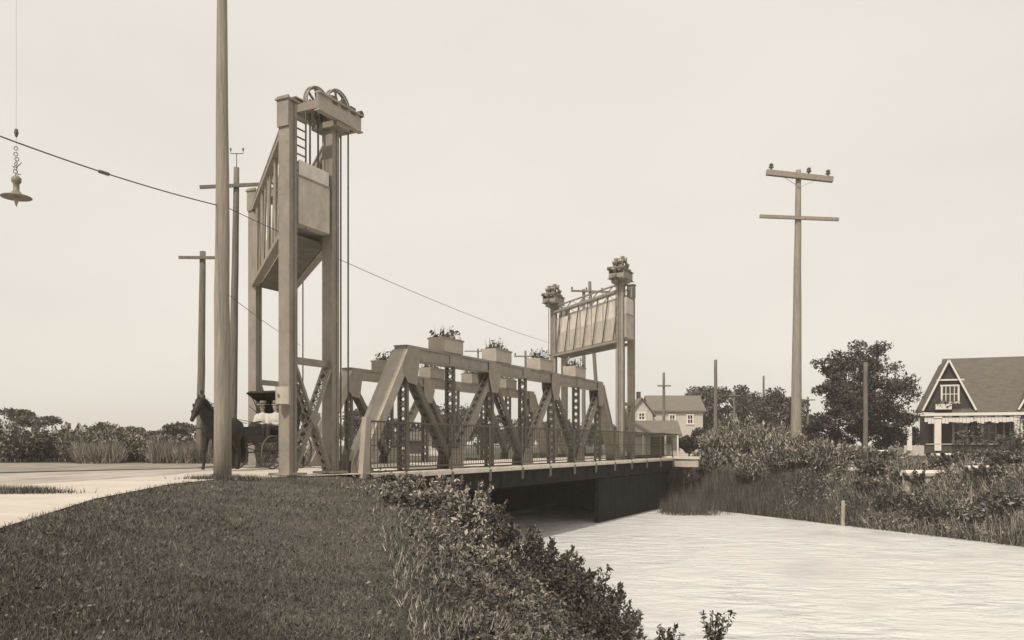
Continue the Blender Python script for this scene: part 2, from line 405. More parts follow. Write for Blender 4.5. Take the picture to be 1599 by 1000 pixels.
def rivets(mb, p0, p1, nrm, step=.13, sz=.026):
    p0, p1, nrm = Vector(p0), Vector(p1), Vector(nrm).normalized(); n = max(2, int((p1 - p0).length / step)); d = (p1 - p0).normalized(); e = nrm.cross(d)
    for i in range(n):
        c = p0.lerp(p1, (i + .5) / n); a = sz / 2
        mb.add([c - d * a - e * a, c + d * a - e * a, c + d * a + e * a, c - d * a + e * a, c + nrm * sz * .6], [(0, 1, 4), (1, 2, 4), (2, 3, 4), (3, 0, 4)])
A0, A1, TOPH = -2.22, 17.62, 3.34
TN = [0, 5.17, 10.35, 15.5]; BN = [-2.22, 2.59, 7.76, 12.94, 17.62]
VN = [0, 2.59, 5.17, 7.76, 10.35, 12.94, 15.5]
span = empty('lift_span', B(A0, 0, 0), label='riveted steel pony truss lift span carrying the road over the canal between the two towers', cat='bridge')
def truss(b):
    t = empty('truss', B(0, b, 0)); t.parent = span; t.location = B(0, b, 0) - span.location
    def bd(mb, name, m=M['steel']):
        me_off = B(0, b, 0)
        mb.v = [(x - me_off.x, y - me_off.y, z - me_off.z) for x, y, z in mb.v]
        return mb.build(name, m, t, world=False)
    # top chord: box section with cover plate
    mb = MB(); mb.beam(B(-.12, b, TOPH), B(15.62, b, TOPH), .36, .38, -PR)
    mb.beam(B(-.15, b, TOPH + .20), B(15.65, b, TOPH + .20), .46, .022, -PR)
    for s_ in (-1, 1):
        o = PR * (s_ * .205)
        for q in (-1, 1): mb.beam(B(-.1, b, TOPH + q * .165) + o, B(15.6, b, TOPH + q * .165) + o, .05, .04, -PR)
    for a in TN[1:-1] + [2.59, 7.76, 12.94]:
        mb.beam(B(a - .35, b, TOPH) , B(a + .35, b, TOPH), .43, .30, -PR)
    for z in (-.15, .15): rivets(mb, B(-.1, b, TOPH + z) + PR * .232, B(15.6, b, TOPH + z) + PR * .232, PR)
    bd(mb, 'top_chord')
    # end posts
    for a0, a1 in ((A0, 0), (A1, 15.5)):
        mb = MB(); p0 = B(a0, b, .05); p1 = B(a1, b, TOPH - .02)
        mb.beam(p0, p1, .44, .34, -PR)
        d = (p1 - p0).normalized(); up = d.cross(-PR)
        sg = -1 if up.z < 0 else 1
        mb.beam(p0 + up * sg * .18, p1 + up * sg * .18, .54, .022, -PR)
        for q in (-.22, .22):
            o_ = up * sg * .192 - PR * q; rivets(mb, p0 + o_, p1 + o_, up * sg)
        for q in (-.13, .13): o_ = PR * .221 + up * q; rivets(mb, p0 + o_, p1 + o_, PR)
        bd(mb, 'end_post', M['steel_pale'] if a0 == A0 else M['steel'])  # near end posts take the paler steel, sunlight put into the colour
    mb = MB(); mb.beam(B(A0 - .2, b, -.12), B(A1 + .2, b, -.12), .05, .30, -PR)
    for s_ in (-1, 1): mb.beam(B(A0 - .2, b, -.12) + PR * s_ * .16, B(A1 + .2, b, -.12) + PR * s_ * .16, .03, .26, -PR)
    bd(mb, 'bottom_chord', M['steel_dark'])
    for i in range(3):
        for pa, pb in ((TN[i], BN[i + 1]), (TN[i + 1], BN[i + 1])):
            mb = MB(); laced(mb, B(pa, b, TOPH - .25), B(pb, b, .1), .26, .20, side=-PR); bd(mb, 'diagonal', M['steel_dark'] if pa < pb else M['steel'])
    for a in VN:
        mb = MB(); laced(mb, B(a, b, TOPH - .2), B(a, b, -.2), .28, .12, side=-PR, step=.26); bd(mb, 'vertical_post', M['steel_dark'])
    for s_ in (-1, 1):
        off = PR * (s_ * .215)
        for a in TN:
            e = -1 if a == 0 else (1 if a == 15.5 else 0)
            poly = [(-.42, .18), (.42, .18), (.42, -.35), (.22, -.85), (-.22, -.85), (-.42, -.35)]
            if e == -1: poly = [(-.1, .18), (.5, .18), (.5, -.25), (.38, -.9), (-.08, -.85), (-.35, -.55)]
            if e == 1: poly = [(-.5, .18), (.1, .18), (.35, -.55), (.08, -.85), (-.38, -.9), (-.5, -.25)]
            mb = MB(); mb.prism([B(a + x, b, TOPH + z) + off for x, z in poly], PR * .014)
            if s_ > 0: rivets(mb, B(a - .3 * (e != -1), b, TOPH - .45) + off + PR * .014, B(a + .3 * (e != 1), b, TOPH - .45) + off + PR * .014, PR, .1); rivets(mb, B(a - .1, b, TOPH - .3) + off + PR * .014, B(a - .1, b, TOPH - .8) + off + PR * .014, PR, .1); rivets(mb, B(a + .1, b, TOPH - .3) + off + PR * .014, B(a + .1, b, TOPH - .8) + off + PR * .014, PR, .1)
            bd(mb, 'gusset_plate')
        for a in BN:
            mb = MB(); mb.prism([B(a + x, b, z) + off for x, z in [(-.5, -.3), (.5, -.3), (.42, .25), (.2, .62), (-.2, .62), (-.42, .25)]], PR * .014); bd(mb, 'gusset_plate')
    return t
truss(0); truss(BW)
# floor: beams under, planks over
def spanpart(mb, name, m): return mb.build(name, m, span)
for a in BN + [0, 5.17, 10.35, 15.5]:
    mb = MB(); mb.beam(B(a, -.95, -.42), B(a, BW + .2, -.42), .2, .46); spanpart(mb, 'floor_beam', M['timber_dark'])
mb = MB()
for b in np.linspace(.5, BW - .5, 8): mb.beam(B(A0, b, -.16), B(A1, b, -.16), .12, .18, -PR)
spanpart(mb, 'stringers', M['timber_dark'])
mb = MB(); n = 66
for i in range(n):
    a = A0 + (A1 - A0) * (i + .5) / n; hgt = random.uniform(-.008, .008)
    mb.beam(B(a, .28, -.03 + hgt), B(a, BW - .28, -.03 + hgt), (A1 - A0) / n - .012, .06, U)
spanpart(mb, 'deck_planks', M['plank'])

# walkway with railing: spans from the path to the far bank
WB0, WB1, WA0, WA1 = -.97, -.30, -2.3, 25.8
walk = empty('footwalk', B(WA0, WB0, 0), label='narrow plank footwalk with a wire railing along the outside of the near truss', cat='footwalk')
def walkpart(mb, name, m): return mb.build(name, m, walk)
mb = MB(); n = 120
for i in range(n):
    a = WA0 + (WA1 - WA0) * (i + .5) / n; hgt = random.uniform(-.006, .006)
    mb.beam(B(a, WB0, -.03 + hgt), B(a, WB1, -.03 + hgt), (WA1 - WA0) / n - .01, .05, U)
walkpart(mb, 'walk_planks', M['plank'])
mb = MB(); mb.beam(B(WA0, WB0 - .03, -.07), B(WA1, WB0 - .03, -.07), .06, .13, -PR); walkpart(mb, 'fascia_board', M['plank'])
for a in np.arange(WA0 + .5, WA1, 1.5):
    mb = MB(); mb.beam(B(a, WB0 + .02, -.2), B(a, WB1, -.2), .1, .14); walkpart(mb, 'joist', M['timber_dark'])
RH = 1.33
posts = list(np.linspace(WA0 + 2.0, WA1, 12))
mb = MB(); mb.beam(B(WA0 + .05, WB0, RH), B(WA1, WB0, RH - .02), .05, .05, -PR); walkpart(mb, 'top_rail', M['cable'])
mb = MB(); mb.beam(B(WA0 + .05, WB0, .14), B(WA1, WB0, .14), .03, .04, -PR); mb.beam(B(WA0 + .05, WB0, .72), B(WA1, WB0, .72), .02, .03, -PR); walkpart(mb, 'lower_rails', M['cable'])
for a in posts:
    mb = MB(); mb.beam(B(a, WB0 - .02, -.45), B(a, WB0 - .02, RH + .02), .045, .045, -PR)
    mb.beam(B(a, WB0 - .06, -.42), B(a, WB0 - .06, -.05), .07, .1, -PR); walkpart(mb, 'rail_post', M['steel_dark'])
prev = WA0 + .1
for a in posts:
    mb = MB(); k = int((a - prev) / .145)
    for i in range(1, k):
        x = prev + (a - prev) * i / k
        mb.beam(B(x, WB0, .14), B(x, WB0, RH), .014, .014, -PR)
    for z in (.3, .45, .6, .86, 1.0, 1.16): mb.beam(B(prev, WB0 + .006, z), B(a, WB0 + .006, z), .007, .009, -PR)
    walkpart(mb, 'picket_panel', M['cable']); prev = a
# broad tapered end post of the railing
mb = MB(); e0 = B(WA0, WB0, -.12); e1 = B(WA0 + .12, WB0, RH + .1)
mb.prism([e0 - U * .14, e0 + U * .16, e1 + U * .09, e1 - U * .09], PR * .14); walkpart(mb, 'end_post', M['steel_pale'])
mb = MB(); mb.beam(B(WA0 + .3, WB0 + .1, RH - .1), B(WA0 + .05, WB1 + .1, .0), .05, .05); walkpart(mb, 'brace', M['steel'])

# fixed far approach span behind the tower
app = empty('approach_span', B(19, 0, 0), label='short fixed timber approach behind the far tower leading to the bank', cat='approach span')
mb = MB(); n = 30
for i in range(n):
    a = 17.75 + (26.2 - 17.75) * (i + .5) / n; mb.beam(B(a, .25, -.03), B(a, BW - .25, -.03), .265, .06, U)
mb.build('deck_planks', M['plank'], app)
mb = MB()
for b in np.linspace(.2, BW - .2, 8): mb.beam(B(17.8, b, -.3), B(26.2, b, -.3), .16, .42, -PR)
mb.build('stringers', M['timber_dark'], app)
for b in (.1, BW - .1):
    mb = MB(); mb.beam(B(17.8, b, .1), B(26.2, b, .1), .15, .16, -PR); mb.build('kerb_beam', M['timber_dark'], app)

# abutments and piers
def blockwall(name, label, cat, a0, a1, b0, b1, z0, z1, m):
    r = empty(name, B(a0, b0, z0), label=label, cat=cat)
    pts = [B(a0, b0, z0), B(a1, b0, z0), B(a1, b1, z0), B(a0, b1, z0)]
    mb = MB(); mb.prism(pts, V(0, 0, z1 - z0 - .25)); mb.build('wall', m, r)
    c = [B(a0 - .08, b0 - .08, z1 - .25), B(a1 + .08, b0 - .08, z1 - .25), B(a1 + .08, b1 + .08, z1 - .25), B(a0 - .08, b1 + .08, z1 - .25)]
    mb = MB(); mb.prism(c, V(0, 0, .25)); mb.build('coping', m, r)
blockwall('abutment', 'low stained concrete abutment carrying the near end of the span and the near tower', 'abutment', -5.3, -2.45, -.45, BW + .5, -4, -.03, M['concrete_dark'])
blockwall('pier', 'near black crib pier under the far tower coloured for the shade there', 'pier', 18.1, 20.9, -.3, BW + .5, -4.2, -.55, M['timber_dark'])  # pier colour darkened to carry the shade under the deck
blockwall('abutment', 'pale concrete far bank abutment at the end of the footwalk', 'abutment', 26.35, 29.5, -1.3, BW + 1.5, -4, -.01, M['concrete_dark'])
# pale wing wall capping at the far bank
r = empty('wing_wall', B(26.4, -2.7, -1.2), label='low wing wall with a bright limewashed capping at the far end of the footwalk', cat='wall')
mb = MB(); mb.beam(at(1038, 46.3, -.25), at(1092, 45.5, -.25), .3, .5); mb.build('wall', M['concrete'], r)
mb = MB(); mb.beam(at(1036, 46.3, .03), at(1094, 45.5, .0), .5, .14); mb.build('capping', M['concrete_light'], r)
# dark piling along the far shore, added for the shade under the bridge
r = empty('shade_piling', B(24.5, 0, -3), label='black timber piling added on the far shore to deepen the shade under the bridge', cat='retaining wall')
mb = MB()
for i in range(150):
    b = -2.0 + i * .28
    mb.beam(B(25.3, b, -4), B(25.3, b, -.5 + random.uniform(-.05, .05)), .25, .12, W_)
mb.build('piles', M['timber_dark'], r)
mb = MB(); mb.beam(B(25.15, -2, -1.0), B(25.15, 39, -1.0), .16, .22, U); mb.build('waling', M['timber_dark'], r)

r = empty('shading_wall', B(8, BW, -3), label='added black timber fender wall standing in the water beneath the far truss', cat='shading')  # added dark wall, closes the view under the deck where shade falls
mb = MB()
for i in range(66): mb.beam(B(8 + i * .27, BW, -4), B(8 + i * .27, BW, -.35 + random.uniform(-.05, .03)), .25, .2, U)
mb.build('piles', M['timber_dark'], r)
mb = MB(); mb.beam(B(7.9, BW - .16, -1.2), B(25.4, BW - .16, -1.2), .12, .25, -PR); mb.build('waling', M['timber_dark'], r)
r = empty('shading_wall', B(14.7, -.62, -3), label='added black timber fender wall standing in the water beneath the near truss end', cat='shading')  # added dark wall, stands for the shade under the near truss
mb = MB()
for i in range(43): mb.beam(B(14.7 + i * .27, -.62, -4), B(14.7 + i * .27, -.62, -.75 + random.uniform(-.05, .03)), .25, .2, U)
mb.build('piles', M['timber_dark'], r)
mb = MB(); mb.beam(B(WA0 + .3, WB0 + .09, -.42), B(WA1, WB0 + .09, -.42), .07, .56, -PR); walkpart(mb, 'side_girder', M['timber_dark'])
# ------------------------------------------------------------------ towers
def tower(mir, label, full_upper):
    fa = (lambda a: 15.5 - a) if mir else (lambda a: a)
    sgn = -1 if mir else 1
    T = lambda a, b, h: B(fa(a), b, h)
    aA, aB = -4.75, -3.2
    base = T(aA, 0, 0)
    t = empty('lift_tower', base, label=label, cat='tower', group='lift towers at the ends of the span')
    z0 = -.5 if mir else .0
    def bd(mb, name, m=M['steel']): return mb.build(name, m, t)
    for a in (aA, aB):
        for b in (0, BW):
            top = 8.72 if a == aA else 8.66
            mb = MB(); mb.box(T(a, b, (z0 + top) / 2), (.22, .25, top - z0), AX)
            for s_ in (-1, 1):
                mb.box(T(a + s_ * .122, b, (z0 + top) / 2), (.024, .32, top - z0), AX)
            for s_ in (-1, 1):      # corner angles
                for q in (-1, 1): mb.box(T(a + s_ * .085, b, (z0 + top) / 2) + PR * q * .138, (.05, .026, top - z0 - .02), AX)
            if not mir and b == 0:
                for q in (-.12, .12):
                    rivets(mb, T(a - .134, b, z0 + .1) + PR * q, T(a - .134, b, top) + PR * q, -U, .15)
                for q in (-.085, .085): rivets(mb, T(a + q, b, z0 + .1) + PR * .151, T(a + q, b, top) + PR * .151, PR, .15)
            if a == aA:
                mb.box(T(a - .16, b, top - .28), (.04, .34, .7), AX)
                mb.prism([T(a - .22, b, top - .02) + PR * .2, T(a - .22, b, top - .02) - PR * .2, T(a + .2, b, top - .02) - PR * .2, T(a + .2, b, top - .02) + PR * .2], V(0, 0, .04))
            mb.box(T(a, b, z0 + .06), (.62, .62, .05), AX)
            bd(mb, 'column')
    for b in (0, BW):      # side bracing at the foot
        mb = MB(); mb.beam(T(aA, b, 2.72), T(aB, b, 2.72), .12, .16, -PR); bd(mb, 'strut')
        mb = MB(); laced(mb, T(aA + .15, b, 2.6), T(aB - .15, b, .15), .22, .07, side=-PR, step=.22); bd(mb, 'brace')
        mb = MB(); laced(mb, T(aB - .15, b, 2.6), T(aA + .15, b, .15), .26, .07, side=-PR, step=.22); bd(mb, 'brace')
        c = T((aA + aB) / 2, b, 1.38)
        for s_ in (-1, 1): mb = MB(); mb.prism([c + U * x + V(0, 0, z) + PR * s_ * .16 for x, z in ((-.2, 0), (0, -.26), (.2, 0), (0, .26))], PR * .012); bd(mb, 'gusset_plate')
    # sheave beams above the span-side columns
    for b in (0, BW):
        for s_ in (-1, 1):
            o = PR * (s_ * .36)
            bl = (-4.15, -2.45) if not mir else (-3.85, -2.5)
            mb = MB(); p0 = T(bl[0], b, 8.90) + o; p1 = T(bl[1], b, 8.90) + o
            mb.beam(p0, p1, .03, .42, -PR)
            for z in (-.21, .21): mb.beam(p0 + V(0, 0, z), p1 + V(0, 0, z), .16, .03, -PR)
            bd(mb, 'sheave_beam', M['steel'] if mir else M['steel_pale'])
        mb = MB()
        for a in ((-4.1, -3.2, -2.5) if not mir else (-3.8, -3.2, -2.55)): mb.beam(T(a, b, 8.82) - PR * .36, T(a, b, 8.82) + PR * .36, .12, .2)
        mb.box(T(-3.2, b, 8.62), (.5, .8, .14), AX); bd(mb, 'cross_beams')
        for k, (a, R, hz, os_) in enumerate(((-3.5, .44, 9.1, -.17), (-3.15, .44, 9.1, .17), (-2.78, .32, 9.1, -.05))):
            if full_upper: R *= 1.25
            mb = MB(); c = T(a, b, hz) + PR * os_
            mb.ring(c, R - .03, .03, U, UZ, 32, 6); mb.ring(c + PR * .05, R, .022, U, UZ, 32, 6); mb.ring(c - PR * .05, R, .022, U, UZ, 32, 6)
            for i in range(8):
                an = 2 * math.pi * i / 8 + .2; d = U * math.cos(an) + UZ * math.sin(an)
                mb.beam(c + d * .05, c + d * (R - .03), .04, .05, PR)
            mb.tube([c - PR * .16, c + PR * .16], .08, 10)
            if full_upper:     # toothed guard ring that shows on the far tower
                for i in range(10):
                    an = 2 * math.pi * i / 10; d = U * math.cos(an) + UZ * math.sin(an)
                    mb.beam(c + d * (R - .06), c + d * (R + .17), .16, .12, PR)
            bd(mb, 'sheave', M['steel'])
        mb = MB()
        for a in (-3.5, -3.15, -2.78):
            for s_ in (-1, 1): mb.box(T(a, b, 9.13) + PR * s_ * .33, (.2, .1, .2), AX)
        mb.tube([T(-2.48, b, 9.15) - PR * .42, T(-2.48, b, 9.15) + PR * .42], .09, 10)
        bd(mb, 'bearing_block', M['steel_dark'])
    # latticed portals across the road
    for a in (aA, aB):
        mb = MB()
        zc = 8.22 if mir else 8.15
        for z in (5.78, zc): mb.beam(T(a, 0, z), T(a, BW, z), .22, .12, U)
        mb.beam(T(a, 0, zc + .32), T(a, BW, zc + .32), .1, .06, U)
        for i in range(10):
            mb.beam(T(a, BW * i / 10, zc + (.32 if i % 2 else 0)), T(a, BW * (i + 1) / 10, zc + (0 if i % 2 else .32)), .05, .035, U)
        bd(mb, 'portal_chord')
        n = 7
        for i in range(n):
            b0 = BW * (i + .15) / n; b1 = BW * (i + .75) / n
            mb = MB(); mb.beam(T(a, b1, 5.8), T(a, b0, 8.15), .055, .05, U)
            bd(mb, 'portal_bar', M['steel_dark'] if a == aB else M['steel'])
        if a == aA:
            for i in range(5):
                b0 = BW * (i + .5) / 5; mb = MB(); mb.beam(T(a, b0, 5.8), T(a, b0, 8.15), .09, .06, U); bd(mb, 'portal_bar')
    mb = MB()      # gantry bottom flange and catwalk under the counterweight
    for b in (0, BW): pass
    mb.prism([T(aA + .2, .22, 5.70), T(aB - .2, .22, 5.70), T(aB - .2, BW - .22, 5.70), T(aA + .2, BW - .22, 5.70)], V(0, 0, .05)); bd(mb, 'soffit_plate', M['steel_dark'])
    # ladder between the near columns
    mb = MB(); lb = -.02
    for a in (aA + .28, aA + .62): mb.beam(T(a, lb, 5.9), T(a, lb, 8.7), .03, .03, -PR)
    for i in range(13): mb.beam(T(aA + .28, lb, 6.0 + i * .2), T(aA + .62, lb, 6.0 + i * .2), .025, .03, -PR)
    bd(mb, 'ladder', M['steel_dark'])
    # counterweight hanging inside the tower
    c = empty('counterweight', T((aA + aB) / 2, 0, 5.8), label=('tall two tone counterweight slab hung across the far tower' if mir else 'pale boxed counterweight hung across the near tower above the buggy'), cat='counterweight', group='counterweights hung in the towers')
    e0, e1 = (aA + .26, aB - .14) if mir else (aA + .32, aB - .10); ob = 0 if mir else .22
    for nm, za, zb, b0, b1, m, g in (('lower_block', 5.92, 7.02, -.42 + ob, BW + .1, M['concrete'], 0), ):
        mb = MB(); mb.prism([T(e0, b0, za), T(e1, b0, za), T(e1, b1, za), T(e0, b1, za)], V(0, 0, zb - za)); mb.build(nm, m, c)
    zt = 7.85 if full_upper else 7.42
    bb = BW + .1 if full_upper else .9
    mb = MB(); mb.prism([T(e0 + .02, -.40 + ob, 7.02), T(e1 - .02, -.40 + ob, 7.02), T(e1 - .02, bb, 7.02), T(e0 + .02, bb, 7.02)], V(0, 0, zt - 7.02)); mb.build('upper_block', M['concrete_light'], c)
    mb = MB()
    for z in (7.02,): mb.prism([T(e0 - .02, -.45 + ob, z), T(e1 + .02, -.45 + ob, z), T(e1 + .02, -.38 + ob, z), T(e0 - .02, -.38 + ob, z)], V(0, 0, .04))
    if full_upper:
        for i in range(6):
            bq = BW * (i + .5) / 6; mb.box(T(e1 + .012, bq, 6.95), (.02, .05, 1.8), AX)
    mb.build('band', M['steel'], c)
    for b in (.1, BW - .3):
        for a in (-3.95, -3.65):
            mb = MB(); mb.tube([T(a, b, zt if b < 1 else (zt if full_upper else 7.02)), T(a, b, 9.1)], .025, 6); mb.build('hanger_rope', M['cable'], c)
    for b in (0, BW):
        for a in (-2.8, -2.5):
            o = empty('hoisting_cable', T(a, b, .1), label=('hoisting cable hanging from the sheaves of the far tower to the span end' if mir else 'hoisting cable hanging from the sheaves of the near tower to the span end'), cat='cable', group='hoisting cables at the far tower' if mir else 'hoisting cables at the near tower')
            mb = MB(); mb.tube([T(a, b, .3), T(a, b, 9.0)], .022, 6); mb.build('rope', M['cable'], o)
            mb = MB(); mb.box(T(a, b, .2), (.12, .12, .24), AX); mb.build('socket', M['steel_dark'], o)
    return t
#
tower(False, 'tall near riveted steel lift tower beside the lawn with the horse passing through it', False)
tower(True, 'far riveted steel lift tower at the other end of the span', True)
# small plated box fixed to the near column
r = empty('switch_box', B(-4.75, 0, 1.7) + PR * .2, label='pale metal switch box bolted to the near tower column at head height', cat='switch box')
fx = (PR * .55 - U * .83).normalized(); fs_ = V(-fx.y, fx.x, 0)
c = B(-4.86, 0, 1.86) - U * .16 + PR * .1
mb = MB(); mb.box(c, (.16, .32, .42), (fx, fs_, UZ)); mb.build('case', M['steel_pale'], r)
mb = MB(); mb.box(c + fx * .09, (.02, .28, .38), (fx, fs_, UZ)); mb.build('door', M['concrete'], r)
mb = MB(); mb.box(c + fx * .11 - fs_ * .09, (.03, .03, .06), (fx, fs_, UZ)); mb.build('latch', M['steel_dark'], r)

# ------------------------------------------------------------------ flower boxes on the truss tops
where = ['nearest', 'second', 'third', 'farthest']
for b, side in ((0, 'near'), (BW, 'far')):
    for i, s_ in enumerate((.089, .217, .352, .484)):
        a = s_ * 26.4; z0 = TOPH + .215
        r = empty('planter', B(a, b, z0), label=f'{where[i]} flower box to the camera on top of the {side} truss', cat='planter', group='flower boxes on the truss tops')
        lx, ly, lz = 1.15, .56, .44
        mb = MB(); cc = B(a, b, z0)
        for sx in (-1, 1):
            mb.box(cc + U * sx * (lx / 2 - .02) + V(0, 0, lz / 2), (.04, ly, lz), AX)
            mb.box(cc + PR * sx * (ly / 2 - .02) + V(0, 0, lz / 2), (lx - .08, .04, lz), AX)
        mb.box(cc + V(0, 0, lz - .08), (lx - .08, ly - .08, .02), AX)
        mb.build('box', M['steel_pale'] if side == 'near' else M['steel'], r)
        mb = MB()
        for sx in (-1, 1): mb.box(cc + PR * sx * (ly / 2 + .012) + V(0, 0, lz - .03), (lx + .05, .024, .05), AX)
        mb.build('rim', M['steel'], r)
        n = 260; k1 = rng.uniform(-lx / 2, lx / 2, n) * .95; k2 = rng.uniform(-ly / 2, ly / 2, n) * .95
        hg = rng.uniform(0, 1, n) ** 1.5 * .26 * (1 + .8 * np.sin(k1 * 7 + i * 2))
        base = np.array(cc)[None] + np.outer(k1, np.array(U)) + np.outer(k2, np.array(PR)) + np.stack([0 * k1, 0 * k1, lz - .05 + np.abs(hg)], 1)
        np_mesh('leaves', leaf_quads(base, .055, .5), 4, M['weed'], r)
        nb = 36; k1 = rng.uniform(-lx / 2, lx / 2, nb) * .9; k2 = rng.uniform(-ly / 2, ly / 2, nb) * .9
        base = np.array(cc)[None] + np.outer(k1, np.array(U)) + np.outer(k2, np.array(PR)) + np.array([0, 0, lz - .06])[None]
        np_mesh('spikes', blade_tris(base, .42, .016, .15), 3, M['weed'], r)

# ------------------------------------------------------------------ poles
def pole(Y, px, top, r0, r1, label, arms=(), m='pole_far', lean=0.0, foot=0.0, ins=True, group='utility poles', arm_dir=V(1, 0, 0), name='utility_pole', isc=1.0):
    base = at(px, Y, foot); t = empty(name, base, label=label, cat='utility pole', group=group)
    tp = base + V(lean, 0, top - foot); mb = MB(); n = 9
    pts = [base + (tp - base) * (i / n) + V(random.uniform(-1, 1) * .012 * (0 < i < n), 0, 0) for i in range(n + 1)]
    pts[0] = base - V(0, 0, .3)
    mb.tube(pts, [r0 + (r1 - r0) * i / n for i in range(n + 1)], 14); mb.build('shaft', M[m], t, smooth=True)
    for (h, half, th, dz, nins, brace) in arms:
        c = base + (tp - base) * ((h - foot) / (top - foot)) + V(0, -r1 - .05, 0)
        d = arm_dir.normalized() + V(0, 0, dz)
        a = empty('crossarm', c - base); a.parent = t
        def lb(mb, nm, mm):
            mb.v = [(x - c.x, y - c.y, z - c.z) for x, y, z in mb.v]; return mb.build(nm, mm, a, world=False)
        mb = MB(); mb.beam(c - d * half, c + d * half, th, th * 1.15); lb(mb, 'beam', M[m])
        if nins:
            for x in nins:
                q = c + d * (x * half) + V(0, 0, th * .55)
                mb = MB(); mb.lathe(q, [(a_ * isc, b_ * isc) for a_, b_ in [(.03, 0), (.03, .06), (.03, .08), (.075, .08), (.08, .12), (.035, .15), (.075, .17), (.03, .22), (0, .23)]], 10); lb(mb, 'insulator', M['porcelain'])
        if brace:
            for s_ in (-1, 1):
                mb = MB(); mb.beam(c + d * (s_ * half * .5) - V(0, 0, th * .5), c - V(0, 0, brace), .03, .012); lb(mb, 'brace_strap', M['steel_dark'])
    return t, tp
pole(18.0, 348, 11.8, .192, .095, 'stout pale wooden pole in the foreground at the lawn edge in front of the horse', m='pole', group=None, lean=-.02)

pole(28.0, 362, hh(262, 28), .16, .09, 'tall dark pole behind the foreground pole with a forked iron finial', [(hh(292, 28), 1.12, .09, -.0, None, 0)], lean=.17, arm_dir=V(1, .25, .13), group=None)
P2 = at(370, 28, hh(262, 28))
r = empty('finial', P2, label='thin iron fork standing on the head of the dark pole behind the foreground pole', cat='insulator bracket')
mb = MB(); mb.tube([P2, P2 + V(0, 0, .45)], .014, 6); mb.tube([P2 + V(-.2, 0, .62), P2 + V(-.2, 0, .47), P2 + V(.22, 0, .47), P2 + V(.22, 0, .62)], .014, 6); mb.build('fork', M['cable'], r)
for x in (-.2, .22):
    mb = MB(); mb.lathe(P2 + V(x, 0, .58), [(.03, 0), (.035, .05), (0, .1)], 8); mb.build('insulator', M['porcelain'], r)
pole(32.0, 313, hh(393, 32), .16, .11, 'short dark pole behind the horse with one crossarm near its head', [(hh(404, 32), .85, .09, -.01, None, 0)], lean=.1, group=None)
pole(42.0, 1243, hh(266, 42), .29, .13, 'tall lone pole with two crossarms rising from the bushes on the right bank', [(hh(277, 42), 1.66, .23, -.11, (-.86, .28, .86), .56), (hh(342, 42), 1.98, .14, -.04, None, .0)], m='pole', group=None, lean=.14, foot=-.3, isc=1.6)
pole(44, 1352, hh(566, 44), .13, .10, 'bare pole in front of the large dark tree', m='pole_far')
pole(60, 1118, hh(562, 60), .15, .11, 'bare pole standing right of the pale house with the long roof', m='pole_far')
pole(85, 1193, hh(587, 85), .14, .10, 'thin far pole between the two middle trees', m='pole_far')
pole(70, 1147, hh(612, 70), .13, .1, 'thin pole in front of the left middle tree with a tiny crossarm', [(hh(618, 70), .5, .08, 0, None, 0)], m='pole_far')
pole(62, 1037, hh(582, 62), .13, .09, 'thin pole in front of the pale house with a short crossarm', [(hh(603, 62), .5, .09, 0, None, 0)], m='pole_far')
pole(75, 1262, hh(620, 75), .12, .09, 'far pole just right of the tall lone pole', [(hh(575 + 50, 75), .6, .08, 0, None, 0)], m='pole_far')
pole(58, 912, hh(452, 58), .15, .11, 'left one of the pair of poles seen through the far tower', m='pole_far', group='pair of poles behind the far tower')
pole(58, 938, hh(440, 58), .15, .11, 'right one of the pair of poles seen through the far tower with the long crossarm', [(hh(456, 58), 1.35, .11, -.03, (-.95, -.2, .6), 0)], m='pole_far', lean=-.75, group='pair of poles behind the far tower')
pole(66, 821, hh(548, 66), .12, .09, 'small pole between the second and third flower boxes behind the near truss', [(hh(557, 66), .9, .09, 0, (-.9, .9), 0)], m='pole_far')
pole(80, 747, hh(545, 80), .12, .09, 'small pole behind the near truss beside the second flower box', [(hh(549, 80), 1.3, .08, 0, None, 0)], m='pole_far')

# wires
def sagwire(name, p0, p1, sag, r, label, extra=None):
    p0, p1 = Vector(p0), Vector(p1); mid = empty(name, p0, label=label, cat='wire')
    pts = [p0.lerp(p1, i / 24) - V(0, 0, sag * 4 * (i / 24) * (1 - i / 24)) for i in range(25)]
    mb = MB(); mb.tube(pts, r, 5); mb.build('strand', M['cable'], mid)
    return mid, pts
wl, pts = sagwire('overhead_wire', at(-160, 12, hh(150, 12)), at(345, 18, hh(322, 18)), .12, .013, 'dark overhead wire from the upper left to the foreground pole with a splice')
k = pts[0].lerp(pts[0], 0)
wp = min(pts, key=lambda p_: abs(800 + p_.x / p_.y * F - 160)); wi = pts.index(wp); dd = (pts[wi + 1] - pts[wi - 1]).normalized()
mb = MB(); mb.tube([wp - dd * .12, wp - dd * .1, wp + dd * .1, wp + dd * .12], [.012, .035, .035, .012], 8); mb.build('splice', M['porcelain'], wl)
sagwire('overhead_wire', at(350, 18, hh(322, 18)), B(18.7, BW, 6.45), .25, .009, 'thin wire from the foreground pole past the near tower towards the far tower')
sagwire('overhead_wire', at(350, 18, hh(455, 18)), at(470, 27.6, hh(540, 27.6)), .05, .007, 'thin wire sloping down behind the near tower columns')
